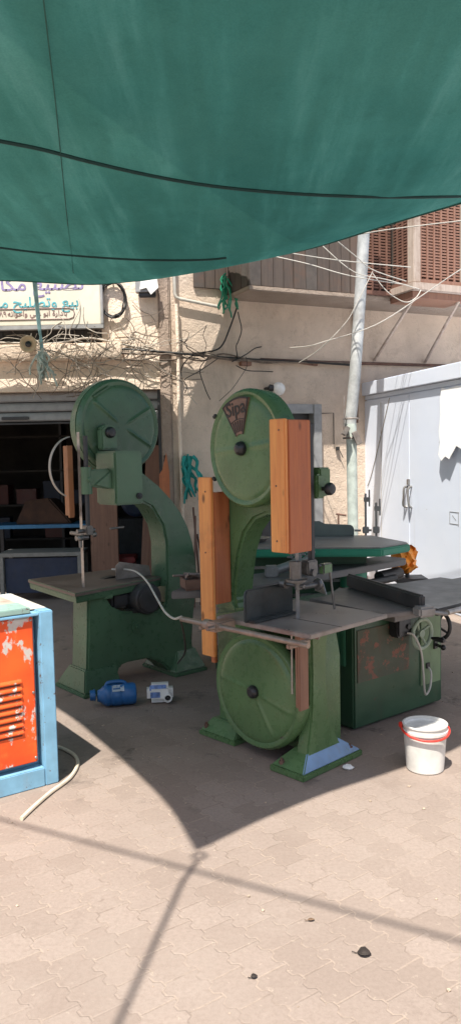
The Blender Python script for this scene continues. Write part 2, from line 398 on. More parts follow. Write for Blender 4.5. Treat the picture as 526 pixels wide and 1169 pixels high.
# roller shutter housing and slats, set back in the opening
m = MB()
for k in range(3):
    z = LINT-.005-k*.118
    m.prism([(.13, z), (.112, z-.014), (.105, z-.03), (.105, z-.095), (.13, z-.112)], -4.09, -.12, 'x', .003)
sh = sp(m, 'roller_shutter', M['aluminium'])
m = MB(); m.bx(-4.09, -.12, .09, .135, LINT-.385, LINT-.365, bev=.006); m.bx(-2.05, -1.72, .075, .095, LINT-.33, LINT-.29, bev=.006)
b_ = m.done('bottom_bar', M['iron_dark'], sh)
m = MB(); m.bx(-.16, -.117, .06, .12, 0, LINT, bev=.004); sp(m, 'shutter_rail', M['iron_dark'])
m = MB(); m.bx(-1.1, -.75, .5, .56, .0, 2.1, bev=.004); sp(m, 'inner_post', M['wood_brown'])
# barred opening behind the sign
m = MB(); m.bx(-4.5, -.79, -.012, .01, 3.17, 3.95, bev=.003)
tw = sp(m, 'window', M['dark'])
m = MB()
for k in range(26): m.cyl((-4.3+k*.137, -.028, 3.18), (-4.3+k*.137, -.028, 3.94), .008, n=6)
m.done('window_bars', M['iron_dark'], tw)
# wall B, slanted, in its own frame
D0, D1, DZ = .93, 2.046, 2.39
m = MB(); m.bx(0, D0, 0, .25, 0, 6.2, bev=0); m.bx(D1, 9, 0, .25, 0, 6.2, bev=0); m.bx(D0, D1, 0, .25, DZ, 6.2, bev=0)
sp(m, 'wall', M['plaster_shade'], BA)
m = MB(); m.bx(D0-.01, D0+.07, -.05, .12, 0, DZ, bev=.005); m.bx(D1-.09, D1+.03, -.06, .12, 0, DZ+.05, bev=.005); m.bx(D0+.07, D1-.09, -.05, .12, DZ-.07, DZ+.05, bev=.005)
sp(m, 'door_frame', M['aluminium'], BA)
m = MB(); m.bx(D0+.07, D1-.09, .07, .11, 0.02, DZ-.07, bev=.004)
dr = sp(m, 'door', M['iron_dark'], BA)
m = MB(); m.cyl((D1-.2, .07, 1.05), (D1-.2, .02, 1.05), .012); m.cyl((D1-.2, .025, 1.05), (D1-.31, .025, 1.05), .01); m.done('handle', M['steel'], dr)
# projecting upper storey clad in dark upright boards
P = .6; ZF = 3.67
m = MB()
k = 0; x = .78
while x < 8.5:
    wd = R.uniform(.13, .19); yy = -P-R.uniform(.0, .018)
    m.bx(x, x+wd-.006, yy, yy+.03, ZF+.09, 6.1, bev=.004, mi=R.choice((0, 0, 1, 2))); x += wd
y = -P+.035
while y < -.02:
    m.bx(.775-R.uniform(0, .012), .80, y, min(y+.15, 0), ZF+.09, 6.1, bev=.004, mi=R.choice((0, 1, 2))); y += .156
x = .33
while x < .76:
    m.bx(x, x+.135, -.03-R.uniform(0, .01), -.002, ZF+.15, 6.1, bev=.004, mi=R.choice((0, 1, 2))); x += .142
cl = sp(m, 'cladding', [wood('dark cladding board', (.065, .05, .042), (.11, .085, .07), 'z', .85, False), wood('brown cladding board', (.085, .06, .048), (.14, .10, .08), 'z', .85, False), metal('rusty cladding sheet', (.10, .085, .075), .75, (.14, .075, .05), .6, 5, .2)], BA)
m = MB(); m.bx(.76, 8.5, -P-.03, 0, ZF+.03, ZF+.085, bev=.01); sp(m, 'floor_beam', M['beam'], BA)

# ------------------------------------------------------------------ sign
sg = thing('shop_sign', 'cream shop sign with purple and teal Arabic lettering above the shutter door', 'sign', (-2.6, 9.19, 3.34))
W_, H_ = 2.28, 1.02        # local x from -1.14 to 1.13
m = MB(); m.bx(-1.6, 1.13, 0, .05, 0.03, 1.1, bev=.006); m.done('panel', M['sign'], sg)
m = MB(); m.bx(-1.63, 1.16, -.012, .062, -.02, .028, bev=.004); m.bx(1.132, 1.16, -.012, .062, .03, 1.13, bev=.004); m.bx(-1.63, 1.16, -.012, .062, 1.102, 1.13, bev=.004)
m.done('frame', M['aluminium'], sg)
ISO = {'ا': 0xFE8D, 'ب': 0xFE8F, 'ت': 0xFE95, 'ح': 0xFEA1, 'خ': 0xFEA5, 'د': 0xFEA9, 'ر': 0xFEAD, 'ص': 0xFEB9, 'ع': 0xFEC9, 'ك': 0xFED9, 'ل': 0xFEDD,
       'م': 0xFEE1, 'ن': 0xFEE5, 'ه': 0xFEE9, 'و': 0xFEED, 'ي': 0xFEF1, 'ئ': 0xFE89, 'ة': 0xFE93}
NOJOIN = set('اادروة')
def shape(word):
    out = []
    for i, ch in enumerate(word):
        if ch not in ISO: out.append(ch); continue
        prev = i > 0 and word[i-1] in ISO and word[i-1] not in NOJOIN
        nxt = i < len(word)-1 and word[i+1] in ISO and ch not in NOJOIN
        b = ISO[ch]
        out.append(chr(b + (3 if prev and nxt else 1 if prev else 2 if nxt else 0)))
    return ''.join(out[::-1])
def ar(line): return ' '.join(shape(x) for x in line.split()[::-1])
M['ink_purple'] = plain('purple sign paint', (.25, .20, .36), .6, 0, .35); M['ink_teal'] = plain('teal sign paint', (.10, .38, .43), .6, 0, .35)
M['ink_grey'] = plain('brown grey sign paint', (.26, .17, .16), .6, 0, .2)
RX = Matrix.Rotation(pi/2, 4, 'X')
def sgt(line, x, z, size, mat, sx=1.0):
    return text_mesh('lettering', ar(line), size, M[mat], sg, Matrix.Translation((x, -.003, z)) @ RX, .002, 'RIGHT', sx)
sgt('تصنيع مكائن ال', .95, .50, .21, 'ink_purple', 1.15)
sgt('بيع وتصليح مكائن ال', .88, .29, .165, 'ink_teal', 1.05)
sgt('بادارة ابو علي واخوانه', .74, .165, .082, 'ink_grey', 1.05)
text_mesh('lettering', '٠٧٨١٧٨٩', .085, M['ink_grey'], sg, Matrix.Translation((.03, -.003, .165)) @ RX, .002, 'RIGHT')
m = MB()
pts = [(-1.5, -.004, .222), (.76, -.004, .222), (.81, -.004, .205), (.825, -.004, .16), (.81, -.004, .115), (.76, -.004, .098), (-1.5, -.004, .098)]
m.tube(pts, .006, n=6); m.done('lettering_border', M['ink_grey'], sg)

# ------------------------------------------------------------------ small things on the walls
def lamp():
    t = thing('floodlight', 'grey floodlight with a torn white flap high on the wall', 'lamp', (-.92, 9.19, 3.78))
    MB().bx(-.13, .1, -.05, .07, -.06, .16).done('housing', M['aluminium'], t)
    m = MB(); m.prism([(-.08, -.04), (.0, -.02), (.05, -.1), (.14, -.02), (.12, .14), (-.05, .16)], -.075, -.06, 'y', .002); m.done('flap', M['white_plastic'], t)
    m = MB(); m.cyl((0, .07, .02), (0, .11, .02), .02); m.bx(-.04, .04, .095, .11, -.05, .09); m.bx(-.1, .1, -.02, .05, -.11, -.06, bev=.01); m.done('bracket', M['iron_dark'], t)
lamp()
t = thing('wall_siren', 'beige round siren with a dark centre hole on the ledge', 'siren', (-2.29, 9.17, 3.13))
m = MB(); m.lathe([(.04, .0), (.05, -.06), (.095, -.13), (.10, -.15), (.085, -.155), (.04, -.13)], axis='y', n=28); m.done('horn', plain('beige horn plastic', (.55, .42, .27), .6), t)
m = MB(); m.lathe([(.03, -.12), (.035, -.15), (.012, -.158)], axis='y', n=18); m.done('centre', M['black'], t)
m = MB(); m.bx(-.02, .02, -.03, .06, -.05, .02); m.done('bracket', M['iron_dark'], t)
m = MB()
for k in range(7):
    a = R.uniform(.125, .16); b = a*R.uniform(1.25, 1.5)
    m.tube([(a*cos(q)+R.uniform(-.012, .012), R.uniform(-.03, .02), b*sin(q)+R.uniform(-.01, .01)) for q in [2*pi*i/14 for i in range(14)]], .008, n=6, closed=True, smooth=3)
m.cyl((0, .05, .2), (0, -.04, .2), .008)
tag(m.done('cable_coil', M['rubber'], None, (-1.33, 9.25, 3.66)), 'black coil of cable hanging beside the sign', 'cable')
t = thing('globe_lamp', 'white globe lamp on the wall above the green wheel cover', 'lamp', tuple(wb(1.40, -.13, 2.62)), BA)
m = MB(); m.ball((0, 0, 0), .085, n=24); m.done('globe', M['glass_white'], t)
m = MB(); m.cyl((-.03, 0, 0), (-.12, .03, .015), .04, .045); m.cyl((-.12, .03, .01), (-.12, .13, .01), .02); m.done('base', M['iron_dark'], t)
# pipes on the wall
m = MB(); m.tube([wb(.07, -.05, 4.2), wb(.07, -.05, 3.72), wb(.085, -.05, 3.68), wb(.13, -.05, 3.665), wb(.66, -.05, 3.60)], .02, n=10)
tag(m.done('conduit', M['cable_white']), 'white plastic conduit bending along the sunlit wall top', 'pipe')
m = MB(); m.tube([wb(.085, -.055, 3.6), wb(.09, -.06, 3.1), wb(.085, -.055, 2.5), wb(.11, -.055, .3)], .02, n=10)
tag(m.done('conduit', M['plaster']), 'thin grey upright conduit at the corner of the two walls', 'pipe')
m = MB(); m.tube([wb(1.2, -.04, 2.99), wb(2.0, -.04, 2.985), wb(4.2, -.04, 3.0)], .02, n=8); m.tube([wb(2.62, -.045, 3.66), wb(2.63, -.045, 2.2)], .02, n=8)
tag(m.done('conduit', M['rust']), 'rusty pipe running level along the wall behind the leaning pole', 'pipe')
m = MB(); m.tube([wb(2.05, -.02, 2.32), wb(2.28, -.02, 2.33), wb(2.28, -.02, 1.92)], .006, n=6); m.box(wb(2.33, -.03, 1.86), (.05, .04, .05)); m.tube([wb(2.34, -.04, 1.86), wb(2.40, -.05, 1.74)], .006, n=6)
tag(m.done('doorbell_wire', M['rubber']), 'thin black wire ending in a switch beside the grey door', 'wire')
m = MB(); m.box(wb(.99, -.04, 2.93), (.14, .07, .05), (0, 0, BA)); tag(m.done('cable_clamp', M['wood_brown']), 'small brown wooden cable clamp above the green wheel cover', 'clamp')
m = MB(); m.box(wb(1.9, -.03, 2.97), (.26, .05, .05), (0, .1, BA)); tag(m.done('cable_clamp', M['wood_brown']), 'long brown cable clamp tilted on the shaded wall by the pole', 'clamp')

# cables and tangles along the wall
def wall_pt(px, py, off):
    if px < 200:
        return at(px, py, YA-off)
    return on_wall_b(px, py, -off)
cab = [
 ('thick sagging black cable along the wall, topmost of the bundle', 'rubber', .014, [(-30, 404), (40, 400), (100, 397), (150, 399), (200, 403), (240, 407), (300, 411), (360, 414), (405, 417)]),
 ('dusty brown cable in the middle of the wall bundle', 'cable_brown', .016, [(-30, 396), (60, 402), (110, 402), (170, 404), (215, 403), (260, 410), (320, 413), (405, 415)]),
 ('grey cable looping lowest under the wall bundle', 'cable_brown', .011, [(60, 398), (110, 407), (160, 411), (190, 404), (230, 412), (255, 404), (300, 414), (350, 411)]),
 ('pale cable slanting down from the sign to the corner', 'cable_grey', .012, [(-30, 390), (60, 392), (100, 386), (135, 392), (170, 399), (205, 405)]),
 ('thin black cable rising from the bundle to the tie rope', 'rubber', .010, [(205, 404), (235, 402), (252, 396), (262, 375), (270, 352)]),
]
for lab, mt, r_, pts in cab:
    m = MB(); m.tube([wall_pt(x, y, .07+.02*R.random()) for x, y in pts], r_, n=6, smooth=5)
    tag(m.done('wall_cable', M[mt]), lab, 'cable', 'cables strung along the wall')
m = MB()
def strand(x, y, spread, n, drop, r_=.0034):
    for _ in range(n):
        px, py = x+R.gauss(0, spread), y+R.gauss(0, spread*.35); a = R.uniform(-pi, pi)
        pts = []
        off = R.uniform(.03, .22)
        for k in range(R.randint(4, 6)):
            pts.append(wall_pt(px, py, max(.02, off))); off += R.uniform(-.05, .05)
            a += R.uniform(-.6, .6); L = R.uniform(8, 20); px += L*cos(a); py += L*sin(a)*.75+drop
            px = max(px, -20)
            if 194 < px < 206: px += 10
        m.tube(pts, r_*R.uniform(.7, 1.4), n=5, smooth=4)
strand(25, 402, 24, 10, .8); strand(80, 405, 22, 14, .9); strand(130, 402, 24, 11, .5); strand(170, 405, 20, 9, 1.6); strand(160, 375, 18, 6, .4)
strand(115, 420, 22, 8, .8)
tag(m.done('wire_tangle', M['cable_brown']), 'tangle of loose dusty wires along the ledge', 'wires', kind='stuff')
m = MB(); strand(90, 400, 36, 34, .8, .004); strand(40, 405, 26, 20, .9, .004); strand(150, 400, 30, 16, 1.2, .004)
tag(m.done('wire_tangle', M['cable_grey']), 'bleached pale wires dangling in front of the ledge', 'wires', kind='stuff')
m = MB(); strand(232, 408, 10, 7, .3, .005); strand(268, 411, 10, 5, .2, .005)
tag(m.done('wire_tangle', M['rubber']), 'short black wire ends bunched on the shaded wall', 'wires', kind='stuff')

# ------------------------------------------------------------------ lattice bay on the upper storey
bay = thing('lattice_bay', 'brown wooden lattice bay with pale posts jutting from the upper storey', 'bay window', tuple(wb(0, 0, 0)), BA)
bx0, bx1, by, bz = 2.74, 3.6, -1.1, 3.74
pale = wood('bleached pale post', (.36, .285, .235), (.47, .385, .32), 'z', .85, False, .4)
lat = wood('red brown lattice', (.21, .105, .072), (.29, .155, .11), 'z', .7, False, .3)
for xx in (bx0+.055, bx1-.055):
    m = MB(); m.bx(xx-.055, xx+.055, by, by+.12, bz+.1, 6.0, bev=.008); m.done('post', pale, bay)
dk = wood('lattice with painted shade', (.13, .06, .042), (.19, .095, .065), 'z', .75, False, .3)  # darker copy of the lattice wood, shade painted into the colour
def lattice(name, x0, x1, y0, y1, z0, z1, mat, along='x', rows=.036, cols=.105):
    m = MB(); z = z0+.03
    L = (x1-x0) if along == 'x' else (y1-y0)
    while z < z1:
        if along == 'x': m.bx(x0, x1, y0+.012, y0+.03, z, z+.020, bev=0)
        else: m.bx(x0+.012, x0+.03, y0, y1, z, z+.020, bev=0)
        z += rows
    k = 0
    while k*cols < L+.001:
        q = k*cols
        if along == 'x': m.bx(x0+q-.012, x0+q+.012, y0, y0+.04, z0, z1, bev=.002)
        else: m.bx(x0, x0+.04, y0+q-.012, y0+q+.012, z0, z1, bev=.002)
        k += 1
    if along == 'x': m.bx(x0-.02, x1+.02, y0-.01, y0+.05, z0-.05, z0+.0, bev=.004)
    else: m.bx(x0-.01, x0+.05, y0-.02, y1+.02, z0-.05, z0+.0, bev=.004)
    return m.done(name, mat, bay)
lattice('lattice_panel', bx0+.125, bx1-.12, by+.02, by+.06, bz+.15, 6.0, lat)
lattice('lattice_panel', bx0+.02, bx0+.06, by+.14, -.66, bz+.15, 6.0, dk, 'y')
m = MB(); m.bx(bx0-.03, bx1+.03, by-.04, -.64, bz, bz+.095, bev=.01); m.done('platform', pale, bay)
m = MB(); m.bx(bx0-.0, bx1, by+.02, -.635, bz-.08, bz-.002, bev=.004, mi=0); m.done('floor_joists', M['wood_brown'], bay)
dk_unused = wood('lattice with painted shade', (.10, .05, .035), (.15, .08, .055), 'z', .75, False, .3)
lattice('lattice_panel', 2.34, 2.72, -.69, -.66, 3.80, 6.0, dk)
m = MB(); m.bx(bx0+.13, bx1-.12, by+.16, by+.18, bz+.1, 6.0, bev=0); m.done('inner_panel', M['wood_brown'], bay)
for s0, s1 in ((2.80, 2.93), (3.49, 3.78)):
    m = MB(); m.tube([(s0, by+.05, bz-.06), (s1, -.03, 3.04)], .022, n=6); m.done('brace', pale, bay)
m = MB()
for k in range(26):
    p = Vector((2.84+R.gauss(0, .07), by-.07+R.gauss(0, .03), bz+.02+R.gauss(0, .05)))
    pts = [p]
    for q in range(4): pts.append(pts[-1]+Vector((R.gauss(0, .05), R.gauss(0, .02), R.gauss(0, .045))))
    m.tube(pts, .006, n=5, smooth=3)
tag(m.done('wire_knot', M['cable_grey']), 'pale knot of wires tied at the corner of the lattice bay', 'wires')

# ------------------------------------------------------------------ leaning pole and its wires
t = thing('utility_pole', 'leaning grey metal pole with a clamped crooked joint beside the white shed', 'pole', (1.60, 9.15, 0))
o_ = Vector((1.60, 9.15, 0))
PO = [at(416, 235, 9.0), at(413, 300, 9.05), at(410, 350, 9.1), at(404.5, 430, 9.12), at(399, 488, 9.15)]
m = MB(); m.tube([p-o_ for p in [at(420, 120, 9.0)]+PO], .068, n=16, smooth=4); m.done('shaft', metal('galvanised pole', (.50, .51, .50), .5, (.30, .22, .17), .35, 5, .3), t)
m = MB(); a_, b_ = at(400.5, 484, 9.1), at(403, 640, 9.15); m.tube([a_-o_, b_-o_, (b_.x-o_.x, 0, 0)], .062, n=16); m.done('stub', plain('pale green post paint', (.48, .53, .48), .6), t)
m = MB()
for yy, rr in ((478, .085), (500, .085)):
    p = at(400, yy, 9.11)-o_; m.torus(p, rr, .012, 'z', 24, 6)
p = at(394, 492, 9.0)-o_; m.box(p, (.05, .16, .10), (0, .5, 0)); m.tube([at(392.5, 452, 9.0)-o_, at(392, 490, 9.0)-o_, at(397, 496, 9.0)-o_], .008, n=6); m.box(at(407, 500, 9.0)-o_, (.07, .05, .16), (0, -.4, 0))
m.done('clamp', metal('rusty clamp', (.25, .22, .2), .6, (.18, .10, .07), .6, 14, .4), t)
WL = [
 ('long white wire crossing high in front of the lattice bay', [(392, 271, 8.6), (440, 262.5, 7.6), (526, 252, 6.6), (600, 243, 6)], .0055),
 ('white wire running level behind the pole top to the lattice bay', [(320, 287, 8.7), (385, 297, 8.8), (468, 305, 9.0)], .0055),
 ('white wire sagging from the sail edge to the bay corner, lowest of the fan', [(305, 291, 8.9), (350, 301, 8.8), (400, 315, 8.7), (463, 325, 8.9)], .0055),
 ('white wire dipping across the pole in two bends', [(366, 279, 8.7), (403, 310, 8.7), (440, 319, 8.8), (478, 330, 9.0)], .0055),
 ('steep white wire from the sail edge past the pole', [(383, 274, 8.6), (405, 292, 8.7), (425, 308, 8.8), (463, 321, 8.9)], .0055),
 ('long pale wire rising from the shaded wall to the far right', [(331, 397, 9.5), (352, 395, 9.2), (370, 390, 9.1), (428, 371, 8.9), (483, 336, 8.8), (526, 307, 8.6), (600, 262, 8.4)], .0055),
 ('curling white wire hanging from the pole to the wall', [(341, 414, 9.6), (360, 402, 9.3), (378, 386, 9.1), (396, 366, 9.0), (405, 350, 8.95), (425, 310, 8.9)], .0055),
 ('short white wire looping under the bay corner', [(425, 312, 8.9), (436, 327, 8.9), (448, 338, 8.9), (463, 345, 8.9), (474, 340, 8.9), (480, 331, 9.0)], .0055),
]
for lab, pts, r_ in WL:
    m = MB(); m.tube([at(*p) for p in pts], r_, n=6, smooth=6)
    tag(m.done('overhead_wire', M['cable_white']), lab, 'wire', 'white wires fanning out from the pole')

# ------------------------------------------------------------------ white metal shed
SA = atan2(-.964, .267)
shed = thing('metal_shed', 'tall white sheet metal shed with closed double doors', 'shed', (1.81, 10.6, 0), SA)   # local x along the face, +y = into the yard side? (see below)
# local +x runs toward the viewer along the face, local -y points to the left (outside)
m = MB(); m.bx(0, 6.5, .02, 3.0, .0, 2.55, bev=.01); m.done('body', M['sheet'], shed)
m = MB(); m.prism([(-.05, 2.56), (-.05, 2.73), (.1, 2.76), (3.1, 2.9), (3.1, 2.56)], -.05, 6.6, 'x', .008); m.done('roof', M['sheet'], shed)
m = MB(); m.bx(-.01, 6.5, -.006, .02, 2.505, 2.555, bev=.002); m.done('eave_gutter', M['sheet'], shed)
for x0, x1, nm in ((.09, 1.338, 'door'), (1.346, 2.60, 'door')):
    m = MB(); m.bx(x0, x1, -.006, .018, .12, 2.49, bev=.003); d_ = m.done(nm, M['sheet'], shed)
    hx = x1-.05 if x0 < 1 else x0+.05
    m = MB(); m.tube([(hx, -.006, 1.38), (hx, -.05, 1.36), (hx, -.055, 1.26), (hx+(.02 if x0 > 1 else -.02), -.05, 1.15), (hx, -.006, 1.13)], .014, n=8, smooth=3); m.done('handle', M['iron_grey'], d_)
m = MB(); m.bx(1.32, 1.36, -.035, -.006, 1.40, 1.47, bev=.004); m.done('hasp', M['steel'], shed)
m = MB(); m.bx(-.04, .06, -.03, .02, .0, 2.5, bev=.006); m.done('corner_post', M['sheet'], shed)
m = MB(); m.bx(.60, .606, -.010, -.004, .3, 2.45, bev=0); m.tube([(.85, -.012, 2.48), (.6, -.012, 2.0), (.32, -.012, 1.5), (.2, -.012, 1.35)], .005, n=5, smooth=3); m.done('wire', M['cable_grey'], shed)
m = MB(); m.bx(2.24, 2.42, -.0085, -.0045, 1.0, 1.006, bev=0); m.bx(2.24, 2.42, -.0085, -.0045, 1.13, 1.136, bev=0); m.bx(2.24, 2.246, -.0085, -.0045, 1.0, 1.13, bev=0); m.bx(2.41, 2.416, -.0085, -.0045, .98, 1.14, bev=0); m.box((2.33, -.0065, 1.07), (.09, .003, .006), (0, .6, 0), 0)
m.done('pencil_mark', M['iron_grey'], shed)
# torn sheet stuck on the door
ps = [(2.09, 2.5), (2.07, 2.36), (2.10, 2.2), (2.08, 2.02), (2.12, 1.9), (2.10, 1.76), (2.18, 1.69), (2.26, 1.74), (2.34, 1.71), (2.45, 1.85), (2.58, 1.80), (2.8, 1.86), (3.0, 1.8), (3.0, 2.48), (2.7, 2.47), (2.4, 2.49), (2.2, 2.47)]
m = MB(); m.prism(ps, -.006, .002, 'y', .001)
for v in m.bm.verts: v.co.y -= .012+max(0, 2.5-v.co.z)*.06+.016*sin(9*v.co.x)*max(0, 2.5-v.co.z)
m.bm.normal_update(); pass
tag(m.done('torn_poster', plain('bright white paper', (.93, .93, .92), .8, 0, .03), None, (1.81, 10.6, 0), SA), 'torn bright white paper sheet stuck on the shed door', 'poster')
# ================================================================== SHADE SAIL
def smooth_curve(pts, n=40):
    P = catmull(pts, 10); L = [0]
    for a, b in zip(P, P[1:]): L.append(L[-1]+(b-a).length)
    out = []; j = 0
    for i in range(n+1):
        d = L[-1]*i/n
        while j < len(L)-2 and L[j+1] < d: j += 1
        f = 0 if L[j+1] == L[j] else (d-L[j])/(L[j+1]-L[j]); out.append(P[j].lerp(P[j+1], min(1, f)))
    return out
def gs(gx, gy, z): return Vector((gx-.167*z, gy-.462*z, z))
C0 = gs(-.185, 3.413, 3.92)
Rc = gs(2.9, 6.6, 3.565); T = Vector((.02, 9.52, 4.11)); Lc = gs(-4.4, 8.6, 3.9)
near_r = [C0, gs(.084, 3.672, 3.89), gs(.467, 3.98, 3.85), gs(.872, 4.244, 3.82), gs(1.384, 4.614, 3.78), gs(2.2, 5.55, 3.68), Rc]
far_r = [Rc, gs(2.45, 7.7, 3.685), gs(2.1, 8.5, 3.765), gs(1.5, 9.6, 3.84), gs(.98, 10.65, 3.98), T]
far_l = [Lc+Vector((0, 0, 0)), Vector((-4.6, 7.9, 3.86)), Vector((-3.6, 8.55, 3.84)), Vector((-2.92, 8.75, 3.82)), Vector((-2.29, 8.757, 3.79)), Vector((-1.54, 8.79, 3.745)), Vector((-1.046, 8.73, 3.755)), Vector((-.836, 8.63, 3.75)), Vector((-.573, 8.892, 3.86)), Vector((-.25, 9.2, 3.985)), T]
near_l = [C0, gs(-.34, 3.863, 3.9), gs(-.609, 4.383, 3.88), gs(-.902, 4.894, 3.86), gs(-1.247, 5.436, 3.84), gs(-2.4, 7.0, 3.84), Lc]
NS = 56
e_b, e_t, e_l, e_r = smooth_curve(near_r, NS), smooth_curve(far_l, NS), smooth_curve(near_l, NS), smooth_curve(far_r, NS)
def coons(u, v):
    i, j = int(round(u*NS)), int(round(v*NS))
    p = (1-v)*e_b[i]+v*e_t[i]+(1-u)*e_l[j]+u*e_r[j]
    p -= (1-u)*(1-v)*C0+u*(1-v)*Rc+(1-u)*v*Lc+u*v*T
    p = p.copy(); p.z -= .16*(sin(pi*u)*sin(pi*v))**.8 if 0 < u < 1 and 0 < v < 1 else 0
    p.z += .012*sin(9*u+4*v)*sin(pi*u)*sin(pi*v)+.008*sin(23*v-7*u)*sin(pi*u)*sin(pi*v)
    return p
sail = thing('shade_sail', 'large green shade cloth stretched over the yard with dark cords across it', 'shade sail', tuple(T))
mb = MB(); G = [[mb.bm.verts.new(coons(i/NS, j/NS)-T) for j in range(NS+1)] for i in range(NS+1)]
for i in range(NS):
    for j in range(NS): mb.bm.faces.new((G[i][j], G[i+1][j], G[i+1][j+1], G[i][j+1]))
cloth = mb.done('cloth', M['sail'], sail, ang=180)
m = MB(); m.tube([p-T for p in e_b+e_r[1:]+e_t[::-1][1:]+e_l[::-1][1:-1]], .012, n=6, closed=True); m.done('hem', M['hem'], sail)
# cords lying under the cloth: found on the cloth itself
from mathutils.bvhtree import BVHTree
vs = [v.co+T for v in cloth.data.vertices]; bvh = BVHTree.FromPolygons(vs, [tuple(p.vertices) for p in cloth.data.polygons])
def on_cloth(px, py, drop=.02):
    v = ray(px, py).normalized(); h = bvh.ray_cast(CAM, v)
    return (h[0]-v*drop) if h[0] is not None else None
def cord(pts, r_, mat, name):
    P = [on_cloth(*p) for p in pts]; P = [p-T for p in P if p is not None]
    m = MB(); m.tube(P, r_, n=6, smooth=5); m.done(name, M[mat], sail)
cord([(-60, 150), (0, 161), (50, 171), (100, 184), (170, 200), (240, 212), (320, 220), (400, 224), (470, 225), (526, 224), (570, 222)], .012, 'sail_rope', 'cord')
cord([(-60, 275), (0, 282.5), (40, 287.5), (90, 292), (150, 296), (200, 297), (240, 296), (258, 294)], .011, 'sail_rope', 'cord')
cord([(45, -40), (50, 0), (57, 60), (64, 120), (70, 180), (77, 250), (84, 312)], .0032, 'hem', 'seam')
m = MB(); m.torus(C0+Vector((.01, -.06, .01))-T, .028, .009, 'z', 20, 6); m.done('corner_ring', M['steel'], sail)
# ties
dv = Vector((-.207, -1.081))
def rope(name, pts, r_, mat, lab, sm=0):
    m = MB(); m.tube(pts, r_, n=6, smooth=sm); return tag(m.done(name, M[mat]), lab, 'rope')
rope('tie_rope', [C0+Vector((0, -.11, .02)), gs(-.185+.25*dv.x, 3.413+.25*dv.y, 3.98), gs(-.185+4*dv.x, 3.413+4*dv.y, 4.6)], .0115, 'sail_rope', 'rope pulling the near corner of the shade sail back over the viewer')
rope('overhead_cable', [gs(-1.191-3*2.005, 3.756+3*1.047, 5.5), gs(.814+3*2.005, 2.709-3*1.047, 5.5)], .0125, 'rubber', 'single black cable spanning the yard above the sail')
rope('tie_rope', [T+Vector((0, 0, 0)), wb(.79, -.05, 4.16)], .012, 'hem', 'short green cord tying the sail tip to the cladding')
m = MB()
for k in range(9):
    p = Vector(wb(.72+R.gauss(0, .02), -.07-R.random()*.05, 4.0-R.random()*.1)); pts = [p]
    for q in range(6): pts.append(pts[-1]+Vector((R.gauss(0, .035), R.gauss(0, .015), -R.uniform(.04, .11))))
    m.tube(pts, .011, n=5, smooth=3)
tag(m.done('rope_bundle', M['green_j']), 'bundle of bright green cord hanging where the sail meets the wall', 'rope')
# blue rope from the sail edge to the ledge with frayed cloth end
blue = plain('faded blue green rope', (.25, .45, .48), .8, 0, .25)
m = MB()
for k in range(3):
    m.tube([at(38+k*1.5, 318, 8.78), at(41+k*1.2, 345, 8.9), at(44+k, 372, 9.0), at(47+R.gauss(0, 1), 395, 9.05), at(49, 408, 9.05)], .012, n=6, smooth=4)
tag(m.done('tie_rope', blue), 'faded blue rope tying the sail edge down across the sign', 'rope')
m = MB()
for k in range(16):
    x, y = 48+R.gauss(0, 3), 402+R.gauss(0, 4); pts = [at(x, y, 9.03)]
    for q in range(4): x += R.gauss(1, 3); y += R.uniform(4, 11); pts.append(at(x, y, 9.0+R.gauss(0, .03)))
    m.tube(pts, .012, n=5, smooth=3)
tag(m.done('rag', plain('pale frayed cloth', (.46, .52, .47), .9, 0, .3)), 'frayed pale rag hanging from the blue rope at the ledge', 'rag')

# ================================================================== THINGS IN THE DARK WORKROOM
def table(name, lab, cat, loc, w_, d_, h_, top, leg, rz=0):
    t = thing(name, lab, cat, loc, rz)
    MB().bx(-w_/2, w_/2, -d_/2, d_/2, h_-.05, h_, bev=.005).done('tabletop', top, t)
    for sx in (-1, 1):
        for sy in (-1, 1):
            MB().box((sx*(w_/2-.03), sy*(d_/2-.03), (h_-.05)/2), (.05, .05, h_-.05)).done('leg', leg, t)
    return t
blue_p = paint('bench blue', (.05, .22, .42), .5, (.05, .05, .05), .4)
t = table('workbench', 'pale low workbench with a dark front panel in the workroom', 'workbench', (-2.42, 9.95, 0), 1.05, .5, .62, plain('pale bench top', (.24, .225, .20), .6), plain('pale bench leg', (.25, .235, .21), .6))
MB().bx(-.46, .46, -.2, -.18, .1, .55).done('front_panel', paint('navy panel', (.03, .04, .075), .6), t)
t = table('workbench', 'dark workbench edged with blue standing deeper in the workroom', 'workbench', (-2.5, 10.9, 0), 1.7, .6, .9, blue_p, M['iron_dark'])
m = MB(); m.hull8([(-.35, -.2, 0), (.45, -.2, 0), (.45, .2, 0), (-.35, .2, 0)], [(-.2, -.15, .33), (.12, -.15, .36), (.2, .15, .34), (-.2, .15, .33)], .02)
tag(m.done('sack', plain('brown sack', (.085, .045, .03), .9, 0, .3, 5), None, (-2.65, 10.9, .901)), 'slumped brown sack on the blue edged workbench', 'sack')
t = thing('grinder', 'dark machine with round bright knobs standing inside the workroom', 'machine', (-1.35, 10.9, 0), .2)
MB().bx(-.25, .25, -.2, .2, 0, .95, bev=.02).done('stand', M['iron_dark'], t)
m = MB(); m.lathe([(.16, -.3), (.2, -.26), (.2, -.06), (.16, .0)], (0, 0, 1.18), 'y', 28); m.done('body', plain('navy machine', (.03, .045, .09), .4), t)
for p_ in ((-.08, 1.25), (.1, 1.12)): MB().cyl((p_[0], -.3, p_[1]), (p_[0], -.36, p_[1]), .028).done('knob', M['steel'], t)
m = MB(); m.bx(-.24, .24, -.16, .16, 0, .42, bev=.02); m.bx(-.26, .26, -.18, .18, .42, .5, bev=.015)
